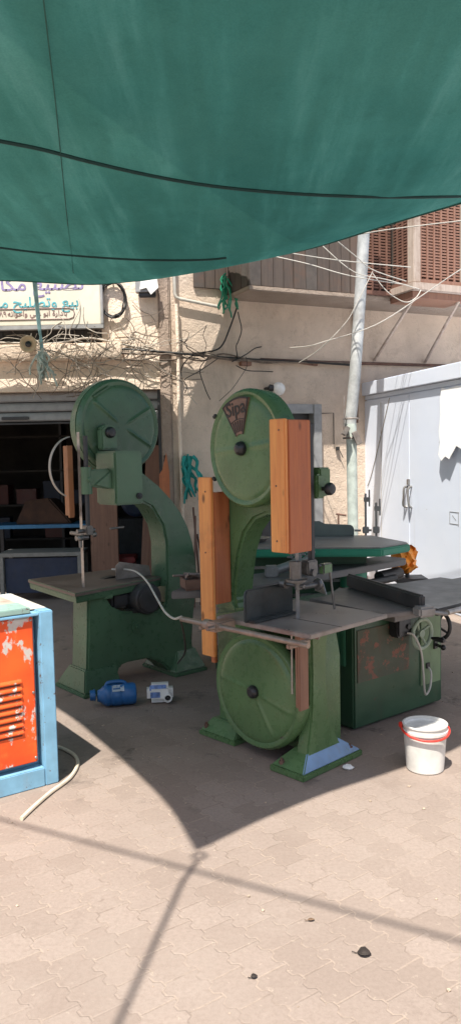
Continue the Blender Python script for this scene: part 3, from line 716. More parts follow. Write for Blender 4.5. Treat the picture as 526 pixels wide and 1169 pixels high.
tag(m.done('crate', paint('dull red crate', (.30, .03, .025), .5), None, (-1.52, 10.2, .0)), 'dull red crate on the workroom floor', 'crate')
for k, (x, y, l, tl, rz) in enumerate(((-1.02, 9.66, 1.95, .06, .05), (-.93, 9.72, 2.0, .09, -.05), (-1.15, 9.9, 2.1, .07, .0))):
    m = MB(); m.box((0, 0, l/2), (.1, .03, l), (0, 0, 0), .004)
    o = m.done('plank', M[('wood_brown', 'wood_grey', 'wood_brown')[k]], None, (x, y, 0.0), rz); o.rotation_euler = (-tl*.6, tl, rz)
    tag(o, ('brown plank leaning just inside the shutter rail', 'grey weathered plank leaning between two brown ones', 'brown plank leaning deepest in the doorway')[k], 'plank')
m = MB(); m.prism([(-.07, 0), (.05, 0), (.05, 1.62), (.02, 1.86), (-.03, 1.66), (-.07, 1.6)], -.015, .015, 'y', .003)
o = m.done('plank', M['wood_red'], None, (-.74, 8.9, 0), .1); o.rotation_euler = (-.10, .0, .1)
tag(o, 'red brown plank with a pointed tip leaning on the pillar', 'plank')
m = MB()
for k in range(10):
    p = Vector((-.50+R.gauss(0, .03), 9.28+R.gauss(0, .02), 1.80)); pts = [p]
    for q in range(6): pts.append(pts[-1]+Vector((R.gauss(.012, .03), R.gauss(0, .01), -R.uniform(.05, .12))))
    m.tube(pts, lambda f: .024*(1-.5*f), n=6, smooth=3)
m.cyl((-.5, 9.27, 1.80), (-.5, 9.40, 1.82), .012)
tag(m.done('rag', plain('teal cloth', (.02, .26, .23), .85, 0, .35, 8)), 'twisted teal rag hanging on the corner of the wall', 'rag')
for z, x, lab in ((1.78, -.80, 'highest of three small black hooks on the grimy pillar'), (1.68, -.79, 'middle one of three small black hooks on the grimy pillar'), (1.58, -.81, 'lowest of three small black hooks on the grimy pillar')):
    m = MB(); m.tube([(x+.03, 9.262, z+.03), (x+.03, 9.235, z+.02), (x+.035, 9.215, z), (x+.03, 9.205, z-.03), (x+.04, 9.225, z-.045)], .012, n=6, smooth=3)
    tag(m.done('key_hook', M['black']), lab, 'hook', 'black hooks on the pillar')
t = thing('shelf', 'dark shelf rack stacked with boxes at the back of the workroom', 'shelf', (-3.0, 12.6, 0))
for z in (.5, 1.05, 1.6, 2.15): MB().bx(-1.0, 1.6, -.2, .2, z, z+.03).done('board', M['dark'], t)  # boards coloured dark to deepen the gloom of the room
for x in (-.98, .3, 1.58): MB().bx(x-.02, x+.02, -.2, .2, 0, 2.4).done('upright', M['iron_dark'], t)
cbx = [plain('dusty carton', (.10, .075, .06), .9, 0, .2), plain('blue bin', (.02, .03, .055), .6), plain('grey tin', (.08, .085, .09), .5), plain('faded red tin', (.10, .025, .02), .5)]
desc = ['brown carton', 'blue bin', 'grey tin', 'red tin']; n_ = 0
for z in (.53, 1.08):
    x = -.9
    while x < 1.4:
        wd = R.uniform(.16, .34); hh = R.uniform(.16, .40); k = R.randrange(4); m = MB(); m.bx(-wd/2, wd/2, -.15, .15, 0, hh, bev=.01)
        m.bx(-wd/2-.005, wd/2+.005, -.155, .155, hh*.86, hh+.01, bev=.006)
        tag(m.done('box', cbx[k], None, (-3.0+x+wd/2, 12.6, z+.001), R.uniform(-.1, .1)), 'dim %s on the %s board of the back shelf' % (desc[k], {.53: 'lowest', 1.08: 'middle', 1.63: 'upper'}[z]), 'box', 'boxes on the %s shelf board: %s' % ({.53: 'lowest', 1.08: 'middle', 1.63: 'upper'}[z], desc[k]))
        x += wd+R.uniform(.1, .6)

# things stacked against the wall between the two saws
m = MB()
for k in range(7):
    x = -.45+.1*k*.5+R.gauss(0, .04); m.tube([(x+R.gauss(0, .05), 9.0+R.gauss(0, .1), .02), (x+R.gauss(0, .1), 9.3-.0, 1.0+R.uniform(-.3, .3))], .014, n=6)
tag(m.done('iron_rods', M['rust']), 'rusty iron rods leaning in the dark corner between the saws', 'rods')
# ================================================================== BANDSAW WITH NAME PLATE (right)
def disc_cover(R_, yf, dep, ridges=(), o=(0, 0, 0), dish=.012):
    """pressed round cover: a domed disc with raised creases running out from the hub, and a rolled rim"""
    m = MB(); n = 180; rad = [.02, .12, .2, .28, .36, .44, .52, .60, .68, .74, .79, .83, .87, .91, .945, .97, .988, 1.0]
    def yy(q, a):
        y = yf - dish*(1-q*q)
        if q > .79: y += .010*math.exp(-((q-.87)/.035)**2)              # pressed groove inside the rim
        if q > .94: y += .03*((q-.94)/.06)**2
        for a_, r0, r1, w, h in ridges:
            d = (a-a_+pi) % (2*pi)-pi; x = q*R_*sin(d)
            if cos(d) > 0 and r0-.08 < q < r1+.08:
                f = min(1, max(0, (q-r0+.08)/.1))*min(1, max(0, (r1+.08-q)/.1)); y -= h*f*math.exp(-(x/w)**2)
        return y
    rings = [[m.bm.verts.new((o[0]+q*R_*cos(2*pi*k/n), o[1]+yy(q, 2*pi*k/n), o[2]+q*R_*sin(2*pi*k/n))) for k in range(n)] for q in rad]
    rings.append([m.bm.verts.new((o[0]+R_*cos(2*pi*k/n), o[1]+yf+dep, o[2]+R_*sin(2*pi*k/n))) for k in range(n)])
    fs = [m.bm.faces.new(rings[0])]
    for a, b in zip(rings, rings[1:]):
        for k in range(n): fs.append(m.bm.faces.new((a[k], a[(k+1) % n], b[(k+1) % n], b[k])))
    fs.append(m.bm.faces.new(rings[-1]))
    bmesh.ops.recalc_face_normals(m.bm, faces=fs)
    return m
sip = thing('bandsaw', 'green bandsaw with lettered name plate on its upper cover and orange wooden guards', 'bandsaw', (.123, 4.458, 0), radians(-46), 'big green bandsaws')
GA = M['green_a']
UZ, LZ, UX = 1.838, .41, -.05
# lower body casting behind the wheel cover
m = MB()
m.prism([(-.50, .06), (-.50, .62), (-.52, .80), (-.20, .86), (.25, .86), (.30, .60), (.30, .06)], .16, .44, 'y', .02)
m.done('base', GA, sip)
# curved pedestal at the blade end, carrying the table
m = MB()
zz = [.04, .12, .22, .36, .55, .72, .855]; xo = [.365, .36, .358, .36, .366, .378, .392]; y0 = [.02, .05, .07, .085, .085, .07, .05]; y1 = [.40, .33, .27, .235, .215, .21, .215]
rings = []
for z, x, a, b in zip(zz, xo, y0, y1): rings.append([m.bm.verts.new(p) for p in ((.27, a, z), (x, a, z), (x, b, z), (.27, b, z))])
fs = [m.bm.faces.new(rings[0]), m.bm.faces.new(rings[-1])]
for a, b in zip(rings, rings[1:]):
    for k in range(4): fs.append(m.bm.faces.new((a[k], a[(k+1) % 4], b[(k+1) % 4], b[k])))
bmesh.ops.recalc_face_normals(m.bm, faces=fs)
m._bev(fs, .012); m.done('pedestal', GA, sip, ang=40)
bluep = paint('worn pale blue paint', (.20, .32, .50), .5, (.20, .17, .13), .35, (.12, .2, .1), .2, 12)
m = MB()
m.hull8([(.17, -.07, 0), (.425, -.07, 0), (.425, .47, 0), (.17, .47, 0)], [(.17, -.07, .035), (.425, -.07, .035), (.425, .47, .035), (.17, .47, .035)], .006)
m.hull8([(.175, -.062, .036), (.418, -.062, .036), (.418, .462, .036), (.175, .462, .036)], [(.25, .07, .125), (.335, .08, .13), (.335, .33, .13), (.25, .35, .125)], .006)
for f in m.bm.faces:
    if f.normal.x > .45 and f.calc_center_median().z > .037: f.material_index = 1
m.done('foot', [GA, bluep], sip)
m = MB()
m.hull8([(-.56, .04, 0), (-.23, .04, 0), (-.23, .45, 0), (-.56, .45, 0)], [(-.56, .04, .03), (-.23, .04, .03), (-.23, .45, .03), (-.56, .45, .03)], .006)
m.hull8([(-.553, .047, .031), (-.237, .047, .031), (-.237, .445, .031), (-.553, .445, .031)], [(-.52, .13, .10), (-.27, .13, .10), (-.27, .42, .10), (-.52, .42, .10)], .006)
m.done('foot', GA, sip)
# lower wheel cover
for x_, y_ in ((.235, -.035), (.385, .40), (-.52, .075)):
    m = MB(); m.cyl((x_, y_, .04), (x_, y_, .066), .016, n=6); m.cyl((x_, y_, .04), (x_, y_, .08), .008, n=8); m.done('anchor_bolt', M['rust'], sip)
rl = disc_cover(.352, 0, .05, ridges=((radians(-60), .2, .74, .012, .007), (radians(-14), .2, .80, .012, .006), (radians(172), .2, .80, .014, .004)), o=(0, 0, LZ))
m = rl
a0, a1 = radians(28), radians(372-38)   # rim drum, open at the blade side
n = 60; o2 = []
A0, A1 = radians(55), radians(355)
for k in range(n+1):
    a = A0+(A1-A0)*k/n; o2.append([m.bm.verts.new((r_*cos(a), y_, LZ+r_*sin(a))) for r_, y_ in ((.350, .049), (.350, .15), (.338, .15), (.338, .049))])
for p, q in zip(o2, o2[1:]):
    for k in range(4): m.bm.faces.new((p[k], p[(k+1) % 4], q[(k+1) % 4], q[k]))
m.bm.faces.new(o2[0]); m.bm.faces.new(o2[-1][::-1])
lw = m.done('wheel_cover', GA, sip)
MB().lathe([(.0, -.05), (.022, -.048), (.036, -.035), (.040, -.018), (.034, .0)], (0, 0, LZ), 'y', 24, False).done('knob', M['black'], lw)
# the two wheels and the blade
def saw_wheel(x, z, r_, y0, y1):
    m = MB(); m.lathe([(r_-.03, y0), (r_, y0), (r_, y1), (r_-.03, y1)], (x, 0, z), 'y', 56, False)
    m.cyl((x, y0-.01, z), (x, y1+.03, z), .05)
    for k in range(6):
        a = k*pi/3+.3; m.tube([(x+.04*cos(a), (y0+y1)/2, z+.04*sin(a)), (x+(r_-.02)*cos(a), (y0+y1)/2, z+(r_-.02)*sin(a))], .018, n=8)
    return m
saw_wheel(0, LZ, .325, .06, .13).done('wheel', M['iron_dark'], sip)
saw_wheel(UX, UZ, .325, .06, .115).done('wheel', M['iron_dark'], sip)
m = MB(); m.prism([(.2825, LZ), (.2845, LZ), (.2825+.004, UZ), (.2805+.004, UZ)], .05, .08, 'y', 0)
m.done('blade', M['iron_grey'], sip)
# upper wheel cover
m = disc_cover(.348, 0, .05, ridges=((radians(6), .2, .80, .015, .006), (radians(184), .2, .80, .015, .006)), o=(UX, 0, UZ))
o2 = []
for k in range(73):
    a = 2*pi*k/72; o2.append([m.bm.verts.new((UX+r_*cos(a), y_, UZ+r_*sin(a))) for r_, y_ in ((.346, .049), (.343, .125), (.30, .133), (.30, .128), (.332, .118), (.332, .049))])
for p, q in zip(o2, o2[1:]):
    for k in range(6): m.bm.faces.new((p[k], p[(k+1) % 6], q[(k+1) % 6], q[k]))
uw = m.done('wheel_cover', GA, sip)
MB().lathe([(.0, -.056), (.022, -.054), (.038, -.040), (.043, -.02), (.036, .0)], (UX, 0, UZ), 'y', 24, False).done('knob', M['black'], uw)
m = MB(); m.box((UX-.27, -.004, UZ+.20), (.03, .02, .02), (0, -.6, 0)); m.done('latch', M['iron_dark'], uw); m = MB(); m.box((UX-.29, -.004, UZ-.18), (.03, .02, .02), (0, .6, 0)); m.done('latch', M['iron_dark'], uw)
# name plate sector with lettering
ca, aw = radians(101), radians(25)
pl_out = [(UX+.300*cos(ca-aw+2*aw*k/12), UZ+.300*sin(ca-aw+2*aw*k/12)) for k in range(13)]
pl_in = [(UX+.085*cos(ca+aw*.9-1.8*aw*k/6), UZ+.085*sin(ca+aw*.9-1.8*aw*k/6)) for k in range(7)]
brown = paint('tarnished brown plate', (.19, .105, .075), .5, (.05, .03, .025), .6, (.30, .2, .15), .1, 20)
m = MB(); m.prism(pl_out+pl_in, -.0165, -.002, 'y', .001); pq = m.done('name_plate', brown, uw)
blk = plain('black lettering', (.012, .010, .010), .5)
def arc(r0, r1, a0, a1, n=10):
    return [(UX+r0*cos(a0+(a1-a0)*k/n), UZ+r0*sin(a0+(a1-a0)*k/n)) for k in range(n+1)]+[(UX+r1*cos(a1-(a1-a0)*k/n), UZ+r1*sin(a1-(a1-a0)*k/n)) for k in range(n+1)]
lm = Matrix.Translation((UX-.046, -.0185, UZ+.232)) @ Matrix.Rotation(radians(9), 4, 'Y').inverted() @ RX
text_mesh('lettering', 'Sipa', .115, blk, uw, lm, .001, 'CENTER', 1.0)
m = MB(); m.prism(arc(.300, .290, ca-aw, ca+aw), -.0185, -.016, 'y', 0); m.prism(arc(.175, .170, ca-aw*.95, ca+aw*.95), -.0185, -.016, 'y', 0)
for s_ in (-1, 1): m.prism([(UX+r_*cos(ca+s_*(aw-d_)), UZ+r_*sin(ca+s_*(aw-d_))) for r_, d_ in ((.086, .02), (.299, .004), (.299, .034), (.086, .11))], -.0185, -.016, 'y', 0)
for k in range(5):
    a = ca-aw*.62+aw*1.24*k/4; m.prism([(UX+.10*cos(a-.03), UZ+.10*sin(a-.03)), (UX+.165*cos(a-.035), UZ+.165*sin(a-.035)), (UX+.165*cos(a+.035), UZ+.165*sin(a+.035)), (UX+.10*cos(a+.03), UZ+.10*sin(a+.03))], -.0185, -.016, 'y', 0)
m.done('emblem', blk, uw)
th = radians(-7); pv = Vector((UX, .06, 0)); uw.rotation_euler = (0, 0, th); uw.location = pv-Matrix.Rotation(th, 3, 'Z') @ pv      # the upper wheel is tilted for tracking
# swan neck of the frame behind the wheels
nk = [(-.52, .80), (-.545, 1.1), (-.52, 1.36), (-.44, 1.60), (-.30, 1.80), (-.15, 1.92), (.12, 1.92), (.14, 1.445), (-.06, 1.44), (-.16, 1.405), (-.24, 1.32), (-.295, 1.19), (-.33, 1.02), (-.345, .88), (-.30, .80)]
m = MB(); m.prism(nk, .175, .36, 'y', .02); m.done('neck', GA, sip)
m = MB(); m.prism([(-.05, 1.72), (.33, 1.72), (.33, 1.56), (-.05, 1.50)], .22, .32, 'y', .01); m.done('guide_arm', GA, sip)
# table, fence, rail
m = MB(); m.bx(-.12, .587, -.186, .50, .845, .872, bev=.004)
m.bx(-.06, .50, -.02, .0, .80, .846); m.bx(.44, .46, .01, .44, .80, .846); m.bx(-.06, -.04, .01, .44, .80, .846)
tb = m.done('table', M['iron'], sip)
m = MB(); m.bx(.255, .60, .056, .060, .8715, .8735, bev=0); m.done('blade_slot', M['black'], tb)
m = MB(); m.prism([(-.215, .873), (-.215, 1.03), (-.20, 1.055), (.18, 1.055), (.18, .873)], .128, .150, 'x', .006); m.bx(.149, .20, -.20, .15, .8745, .89, bev=.003)
m.done('fence', metal('blackened fence plate', (.055, .062, .062), .38, (.06, .045, .035), .4, 9, .4), tb)
m = MB(); m.cyl((-.27, -.325, .858), (.69, -.325, .858), .0155); m.done('rail', M['rod'], sip)
m = MB()
m.bx(-.02, .06, -.36, -.205, .83, .885, bev=.008); m.cyl((-.02, -.325, .858), (-.06, -.325, .858), .03); m.cyl((.045, -.36, .858), (.045, -.41, .86), .012)
m.done('rail_clamp', M['rod'], sip)
for xx in (.55, -.11): MB().bx(xx, xx+.025, -.335, -.17, .82, .844, bev=.004).done('rail_bracket', M['rod'], sip)
# wooden guards
gw = MB(); gw.bx(.255, .367, -.115, -.09, 1.268, 1.99, bev=.004); fg = gw.done('blade_guard', M['wood_orange'], sip)
for x_, z_ in ((.30, 1.33), (.325, 1.93), (.30, 1.63)):
    m = MB(); m.lathe([(0, -.117), (.005, -.1168), (.006, -.1145)], (x_, 0, z_), 'y', 10, False); m.done('screw', M['rust'], fg)
gw = MB(); gw.bx(.347, .372, -.0895, .092, 1.262, 1.985, bev=.004); gw.bx(.257, .346, .066, .09, 1.27, 1.46, bev=.003); gw.done('guard_side', M['wood_red'], fg)
gw = MB(); gw.bx(-.477, -.360, .012, .036, .545, 1.668, bev=.004); lg = gw.done('blade_guard', M['wood_orange'], sip)
for x_, z_ in ((-.43, .75), (-.41, 1.58), (-.42, 1.2)):
    m = MB(); m.lathe([(0, .009), (.005, .0095), (.006, .0125)], (x_, 0, z_), 'y', 10, False); m.done('screw', M['rust'], lg)
gw = MB(); gw.bx(-.383, -.358, .037, .168, .875, 1.575, bev=.004); gw.bx(-.42, -.38, .037, .06, .50, .70, bev=.004); gw.done('guard_side', M['wood_red'], lg)
gw = MB(); gw.bx(.372, .388, -.045, .03, .385, .842, bev=.003); gw.bx(.354, .3715, -.045, -.032, .40, .842, bev=.003); gw.done('blade_guard', M['wood_brown'], sip)
m = MB(); m.cyl((.325, -.035, .842), (.322, -.035, .47), .006); m.done('guard_edge', M['steel'], sip)
# guide post with guide assembly
gp_ = MB(); gp_.bx(.288, .318, .15, .185, 1.19, 1.97, bev=.005); po = gp_.done('guide_post', M['iron_dark'], sip)
m = MB(); m.bx(.27, .335, .19, .265, 1.545, 1.685, bev=.01); bk = m.done('clamp_block', GA, sip)
m = MB(); m.cyl((.33, .235, 1.60), (.38, .235, 1.60), .012); m.lathe([(0, .368), (.03, .368), (.036, .378), (.036, .395), (.028, .408), (0, .41)], (0, .235, 1.60), 'x', 22, False); m.done('knob', M['black'], bk)
m = MB()
m.bx(.27, .335, .10, .19, 1.12, 1.20, bev=.008); m.cyl((.285, .05, 1.2), (.285, .05, 1.08), .035); m.lathe([(.02, 0), (.062, .002), (.062, .014), (.02, .016)], (.285, .06, 1.085), 'z', 28)
m.cyl((.285, .075, 1.085), (.285, .075, 1.04), .024); m.cyl((.30, .10, 1.05), (.30, .22, 1.05), .016)
m.lathe([(0, .21), (.03, .212), (.036, .225), (.03, .24), (0, .242)], (.30, 0, 1.05), 'y', 18, False); m.cyl((.20, .07, 1.06), (.33, .07, 1.06), .011); m.lathe([(0, .16), (.026, .162), (.028, .2), (0, .202)], (0, .07, 1.06), 'x', 16, False)
m.cyl((.285, .14, 1.13), (.35, .14, 1.13), .02); m.tube([(.33, .2, 1.16), (.335, .27, 1.16), (.345, .28, 1.12), (.36, .30, .90)], .007, n=6)
m.bx(.31, .35, .22, .30, 1.11, 1.17, bev=.006, mi=1)
m.done('blade_guide', [metal('oily guide parts', (.16, .155, .15), .35, (.06, .05, .04), .5, 20, .7), GA], sip)

# ================================================================== BANDSAW SEEN FROM ITS FRAME SIDE (left)
lf = thing('bandsaw', 'dark green bandsaw with a square box and curved column, before the open shutter', 'bandsaw', (-.85, 6.1, 0), radians(40), 'big green bandsaws')
GB, GL = M['green_b'], M['green_light']
body = [(-.455, .03), (-.45, .10), (-.43, .22), (-.415, .45), (-.40, .78), (-.27, .78), (-.235, .72), (-.19, .65), (-.10, .60), (.26, .555), (.31, .60), (.33, .78), (.335, 1.1), (.305, 1.245), (.205, 1.40), (.10, 1.45), (.10, 1.70), (.14, 1.668), (.28, 1.565), (.405, 1.445), (.50, 1.325), (.56, 1.215), (.607, 1.075), (.634, .92), (.643, .80), (.63, .66), (.597, .48), (.575, .25), (.585, .12), (.62, .03),
        (.34, .03), (.30, .08), (.225, .14), (.14, .185), (-.06, .19), (-.135, .175), (-.155, .12), (-.165, .03)]
m = MB(); m.prism(body, -.11, .13, 'y', .016); m.done('frame', GB, lf)
m = MB()
m.hull8([(-.495, -.17, 0), (-.15, -.17, 0), (-.15, .30, 0), (-.495, .30, 0)], [(-.495, -.17, .03), (-.15, -.17, .03), (-.15, .30, .03), (-.495, .30, .03)], .008)
m.hull8([(-.487, -.162, .031), (-.158, -.162, .031), (-.158, .29, .031), (-.487, .29, .031)], [(-.452, -.118, .20), (-.18, -.118, .20), (-.18, .138, .20), (-.452, .138, .20)], .01); m.done('foot', GB, lf)
m = MB()
m.hull8([(.33, -.19, 0), (.665, -.19, 0), (.665, .30, 0), (.33, .30, 0)], [(.33, -.19, .03), (.665, -.19, .03), (.665, .30, .03), (.33, .30, .03)], .008)
m.hull8([(.338, -.182, .031), (.657, -.182, .031), (.657, .29, .031), (.338, .29, .031)], [(.40, -.118, .20), (.59, -.118, .20), (.59, .138, .20), (.40, .138, .20)], .01); m.done('foot', GB, lf)
for x_, y_ in ((-.455, -.13), (.60, -.15), (.40, -.15)):
    m = MB(); m.cyl((x_, y_, .035), (x_, y_, .062), .016, n=6); m.cyl((x_, y_, .035), (x_, y_, .08), .008, n=8); m.done('anchor_bolt', M['rust'], lf)
UX2, UZ2, YD = .105, 2.052, .16
m = disc_cover(.382, YD, .05, ridges=((radians(141), .2, .82, .012, .012), (radians(28), .2, .84, .012, .012), (radians(-30), .2, .84, .012, .012), (radians(212), .2, .8, .014, .006)), o=(UX2, 0, UZ2), dish=.02)
m.prism([(UX2-.245, UZ2+.225), (UX2-.255, UZ2+.235), (UX2-.10, UZ2+.325), (UX2-.095, UZ2+.312)], YD-.016, YD+.002, 'y', .004)
cv = m.done('wheel_cover', M['green_b'], lf)
m = MB(); o2 = []
for k in range(49):
    a = radians(-40)+radians(290)*k/48; o2.append([m.bm.verts.new((UX2+r_*cos(a), y_, UZ2+r_*sin(a))) for r_, y_ in ((.388, YD+.052), (.388, YD+.13), (.376, YD+.13), (.376, YD+.052))])
for p, q in zip(o2, o2[1:]):
    for k in range(4): m.bm.faces.new((p[k], p[(k+1) % 4], q[(k+1) % 4], q[k]))
m.bm.faces.new(o2[0]); m.bm.faces.new(o2[-1][::-1]); m.done('cover_band', M['green_b'], lf)
saw_wheel(UX2, UZ2, .36, YD+.055, YD+.12).done('wheel', M['iron_dark'], lf)
saw_wheel(.03, .46, .37, YD+.055, YD+.12).done('wheel', M['iron_dark'], lf)
m = MB(); m.bx(-.371, -.369, -.01, .03, .46, 2.0, bev=0); m.done('blade', M['steel'], lf)
m = MB(); m.bx(-.155, .102, -.15, .14, 1.435, 1.852, bev=.014); tb2 = m.done('tension_box', GL, lf)
m = MB(); m.cyl((.055, -.15, 1.50), (.055, -.165, 1.50), .025); m.lathe([(0, -.175), (.014, -.172), (.016, -.16), (0, -.16)], (.055, 0, 1.5), 'y', 12, False); m.done('bolt', M['iron_dark'], tb2)
m = MB(); m.prism([(-.135, 1.865), (-.135, 2.03), (-.10, 2.06), (-.02, 2.06), (.01, 2.03), (.01, 1.865)], .06, .135, 'y', .012); hb = m.done('bearing', GL, lf)
m = MB(); m.lathe([(0, .025), (.03, .027), (.042, .038), (.045, .06)], (-.06, 0, 2.0), 'y', 24, False); m.done('hub_cap', M['black'], hb)
m = MB(); m.prism([(-.34, 1.715), (-.155, 1.72), (-.155, 1.56), (-.34, 1.588)], -.09, -.01, 'y', .012); m.prism([(-.30, 1.60), (-.156, 1.70), (-.156, 1.56)], -.105, -.092, 'y', .004); m.done('guide_arm', GL, lf)
m = MB(); m.cyl((-.345, -.05, 1.53), (-.345, -.05, 1.735), .042, n=24); m.cyl((-.345, -.09, 1.64), (-.345, -.115, 1.64), .016); m.done('guide_sleeve', GL, lf)
m = MB(); m.cyl((-.345, -.05, 1.28), (-.345, -.05, 1.97), .017); m.done('guide_post', M['iron_dark'], lf)
m = MB(); m.bx(-.375, -.315, -.08, -.0, 1.22, 1.29, bev=.008); m.cyl((-.43, -.03, 1.25), (-.28, -.03, 1.25), .016); m.cyl((-.44, -.03, 1.2), (-.34, -.03, 1.2), .02); m.cyl((-.42, -.06, 1.18), (-.42, -.06, 1.13), .013); m.cyl((-.36, .0, 1.22), (-.36, .19, 1.22), .015); m.ball((-.30, -.06, 1.22), .022); m.ball((-.42, -.06, 1.2), .024)
m.cyl((.0, -.0, 1.25), (-.14, -.03, 1.25), .009)
m.done('blade_guide', metal('oily steel guide', (.2, .19, .18), .35, (.08, .06, .05), .4, 20, .7), lf)
m = MB(); m.bx(-.442, -.402, .05, .075, 1.35, 1.90, bev=.003); m.bx(-.40, -.385, .076, .20, 1.36, 1.90, bev=.002); m.done('blade_guard', wood('dull orange board', (.30, .11, .04), (.38, .165, .07)), lf)
m = MB(); cx, cz = -.40, 1.735; o2 = []
for k in range(33):
    a = radians(98)+radians(150)*k/32; x, z = cx+.20*cos(a), cz+.235*sin(a)
    o2.append([m.bm.verts.new((x*s_+(1-s_)*cx, y_, z*s_+(1-s_)*cz)) for s_, y_ in ((1, .03), (1, .06), (.975, .06), (.975, .03))])
for p, q in zip(o2, o2[1:]):
    for k in range(4): m.bm.faces.new((p[k], p[(k+1) % 4], q[(k+1) % 4], q[k]))
m.done('guard_hoop', plain('grey bent strip', (.34, .32, .29), .5, .3), lf)
def rot2(p, a): return (p[0]*cos(a)-p[1]*sin(a), p[0]*sin(a)+p[1]*cos(a))
A_, B_, C_, D_ = (-.555, -.20), (.34, -.02), (.26, .66), (-.50, .70)
m = MB(); m.prism([A_, B_, C_, D_], .785, .815, 'z', .005, 1); m.hull8([(x*.97, y*.97+.01, .735) for x, y in (A_, B_, C_, D_)], [(x*.985, y*.985+.003, .784) for x, y in (A_, B_, C_, D_)], .004)
m.done('table', [GB, metal('rusty brown table', (.16, .12, .10), .5, (.17, .09, .055), .7, 4, .35)], lf)
m = MB(); m.prism([(-.02, .817), (-.02, .93), (.02, .96), (.30, .90), (.32, .817)], -.0+.10, .115, 'y', .004); m.done('fence', M['iron'], lf)
m = MB(); m.lathe([(.06, -.16), (.115, -.155), (.125, -.14), (.125, .05), (.1, .06)], (.12, -.0, .675), 'y', 32); m.lathe([(.075, -.17), (.10, -.168), (.10, -.158), (.075, -.158)], (.12, 0, .675), 'y', 32); m.bx(.0, .24, -.10, .04, .565, .60); m.bx(-.16, .0, -.06, .06, .62, .74, bev=.02)
mo = m.done('motor', M['iron_dark'], lf)
m = MB(); m.cyl((.02, -.112, .46), (.02, -.125, .46), .045); m.lathe([(0, -.14), (.018, -.138), (.02, -.125)], (.02, 0, .46), 'y', 14, False); m.done('boss', GB, lf)
m = MB(); m.bx(-.27, -.19, -.125, -.108, .72, .755, bev=.006); m.done('table_lug', GL, lf)

# cable from the left saw to the rail of the right saw
r_end = Vector((.123, 4.458, 0))+Vector((cos(radians(-46))*-.27-sin(radians(-46))*-.325, sin(radians(-46))*-.27+cos(radians(-46))*-.325, .87))
m = MB(); m.tube([at(128, 650, 6.35), at(143, 650, 6.2), at(156, 653, 6.0), at(168, 664, 5.7), at(178, 681, 5.35), at(188, 698, 5.0), at(198, 706, 4.7), at(205, 705, 4.5), r_end], .0075, n=8, smooth=6)
tag(m.done('power_cable', M['cable_white']), 'white cable drooping from the saw table to the rusty rail end', 'cable')
m = MB(); m.tube([r_end+Vector((-.005, -.0, -.02)), at(210, 725, 4.6), at(211, 745, 4.9), at(203, 757, 5.4)], .006, n=6, smooth=6)
tag(m.done('power_cable', M['rubber']), 'thin black cable dropping from the rusty rail end to the floor', 'cable')
# ================================================================== TABLE SAW
GC = M['green_c']
ts = thing('table_saw', 'dark green cabinet table saw with a white handwheel and wide dark top', 'table saw', (.768, 4.86, 0), radians(38))
m = MB(); m.bx(0, .915, 0, .62, .015, .79, bev=.012); cb = m.done('cabinet', GC, ts)
m = MB()
m.bx(-.022, -.002, .06, .30, .42, .70, bev=.006); m.bx(-.03, -.0225, .10, .26, .47, .65, bev=.004); m.done('side_panel', M['green_j'] and paint('green side hatch', (.04, .16, .09), .4, (.03, .04, .03), .5), cb)
m = MB(); m.bx(.03, .545, -.006, -.0005, .315, .66, bev=.002)
m.done('rusted_plate', paint('rusted maker plate', (.075, .085, .055), .55, (.14, .055, .035), .9, (.22, .085, .055), .42, 6), cb)
m = MB(); m.bx(.665, .885, -.010, -.0005, .17, .70, bev=.004); m.done('access_panel', paint('pale green hatch', (.16, .24, .13), .45, (.07, .08, .05), .5, None, 0, 8), cb)
m = MB(); m.bx(.33, .47, -.09, -.006, .575, .70, bev=.012); pass; m.cyl((.43, -.09, .64), (.43, -.10, .64), .016); m.done('switch_box', M['black'], ts)
def handwheel(c, rr, axis, mat, name='handwheel', hm='black'):
    m = MB(); m.torus(c, rr, .014, axis, 36, 10)
    c = Vector(c); ex = Vector((1, 0, 0)) if axis == 'y' else Vector((0, 1, 0)); ez = Vector((0, 0, 1)); ax = Vector((0, 1, 0)) if axis == 'y' else Vector((-1, 0, 0))
    for k in range(4):
        a = .5+k*pi/2; d = ex*cos(a)+ez*sin(a); m.tube([c+d*.02+ax*.02, c+d*rr], .009, n=8)
    m.cyl(c-ax*.005, c+ax*.09, .026)
    h = m.done(name, mat, ts)
    d = ex*cos(-.45)+ez*sin(-.45); m = MB(); m.cyl(c+d*rr, c+d*rr-ax*.03, .009); m.tube([c+d*rr-ax*.025, c+d*rr-ax*.06, c+d*rr-ax*.10, c+d*rr-ax*.115], lambda t: .012+.007*sin(pi*t), n=12); m.done('handle', M[hm], h)
handwheel((.556, -.105, .575), .098, 'y', paint('worn pale green wheel', (.34, .42, .32), .4, (.12, .1, .08), .5, None, 0, 16))
handwheel((1.0, .10, .535), .105, 'x', M['iron_dark'])
m = MB(); m.bx(.80, .84, -.022, -.008, .41, .47, bev=.003); m.cyl((.82, -.018, .44), (.82, -.075, .43), .011); m.ball((.82, -.08, .43), .02); m.done('latch', M['black'], ts)
m = MB(); m.tube([(.415, -.095, .60), (.44, -.13, .585), (.50, -.14, .47), (.55, -.12, .30), (.60, -.09, .17), (.645, -.07, .13), (.70, -.06, .17), (.73, -.045, .26), (.735, -.015, .295)], .0075, n=8, smooth=6); m.done('power_cord', M['cable_white'], ts)
m = MB(); m.bx(.715, .755, -.022, -.010, .285, .325, bev=.004); m.done('socket', M['iron_dark'], ts)
m = MB(); m.prism([(-.225, -.44), (.13, -.545), (.245, .36), (-.19, .10)], .846, .872, 'z', .004); m.bx(-.10, .14, -.42, .30, .80, .846); m.done('table', metal('worn dark saw table', (.14, .13, .125), .34, (.10, .07, .05), .5, 5, .35), ts)
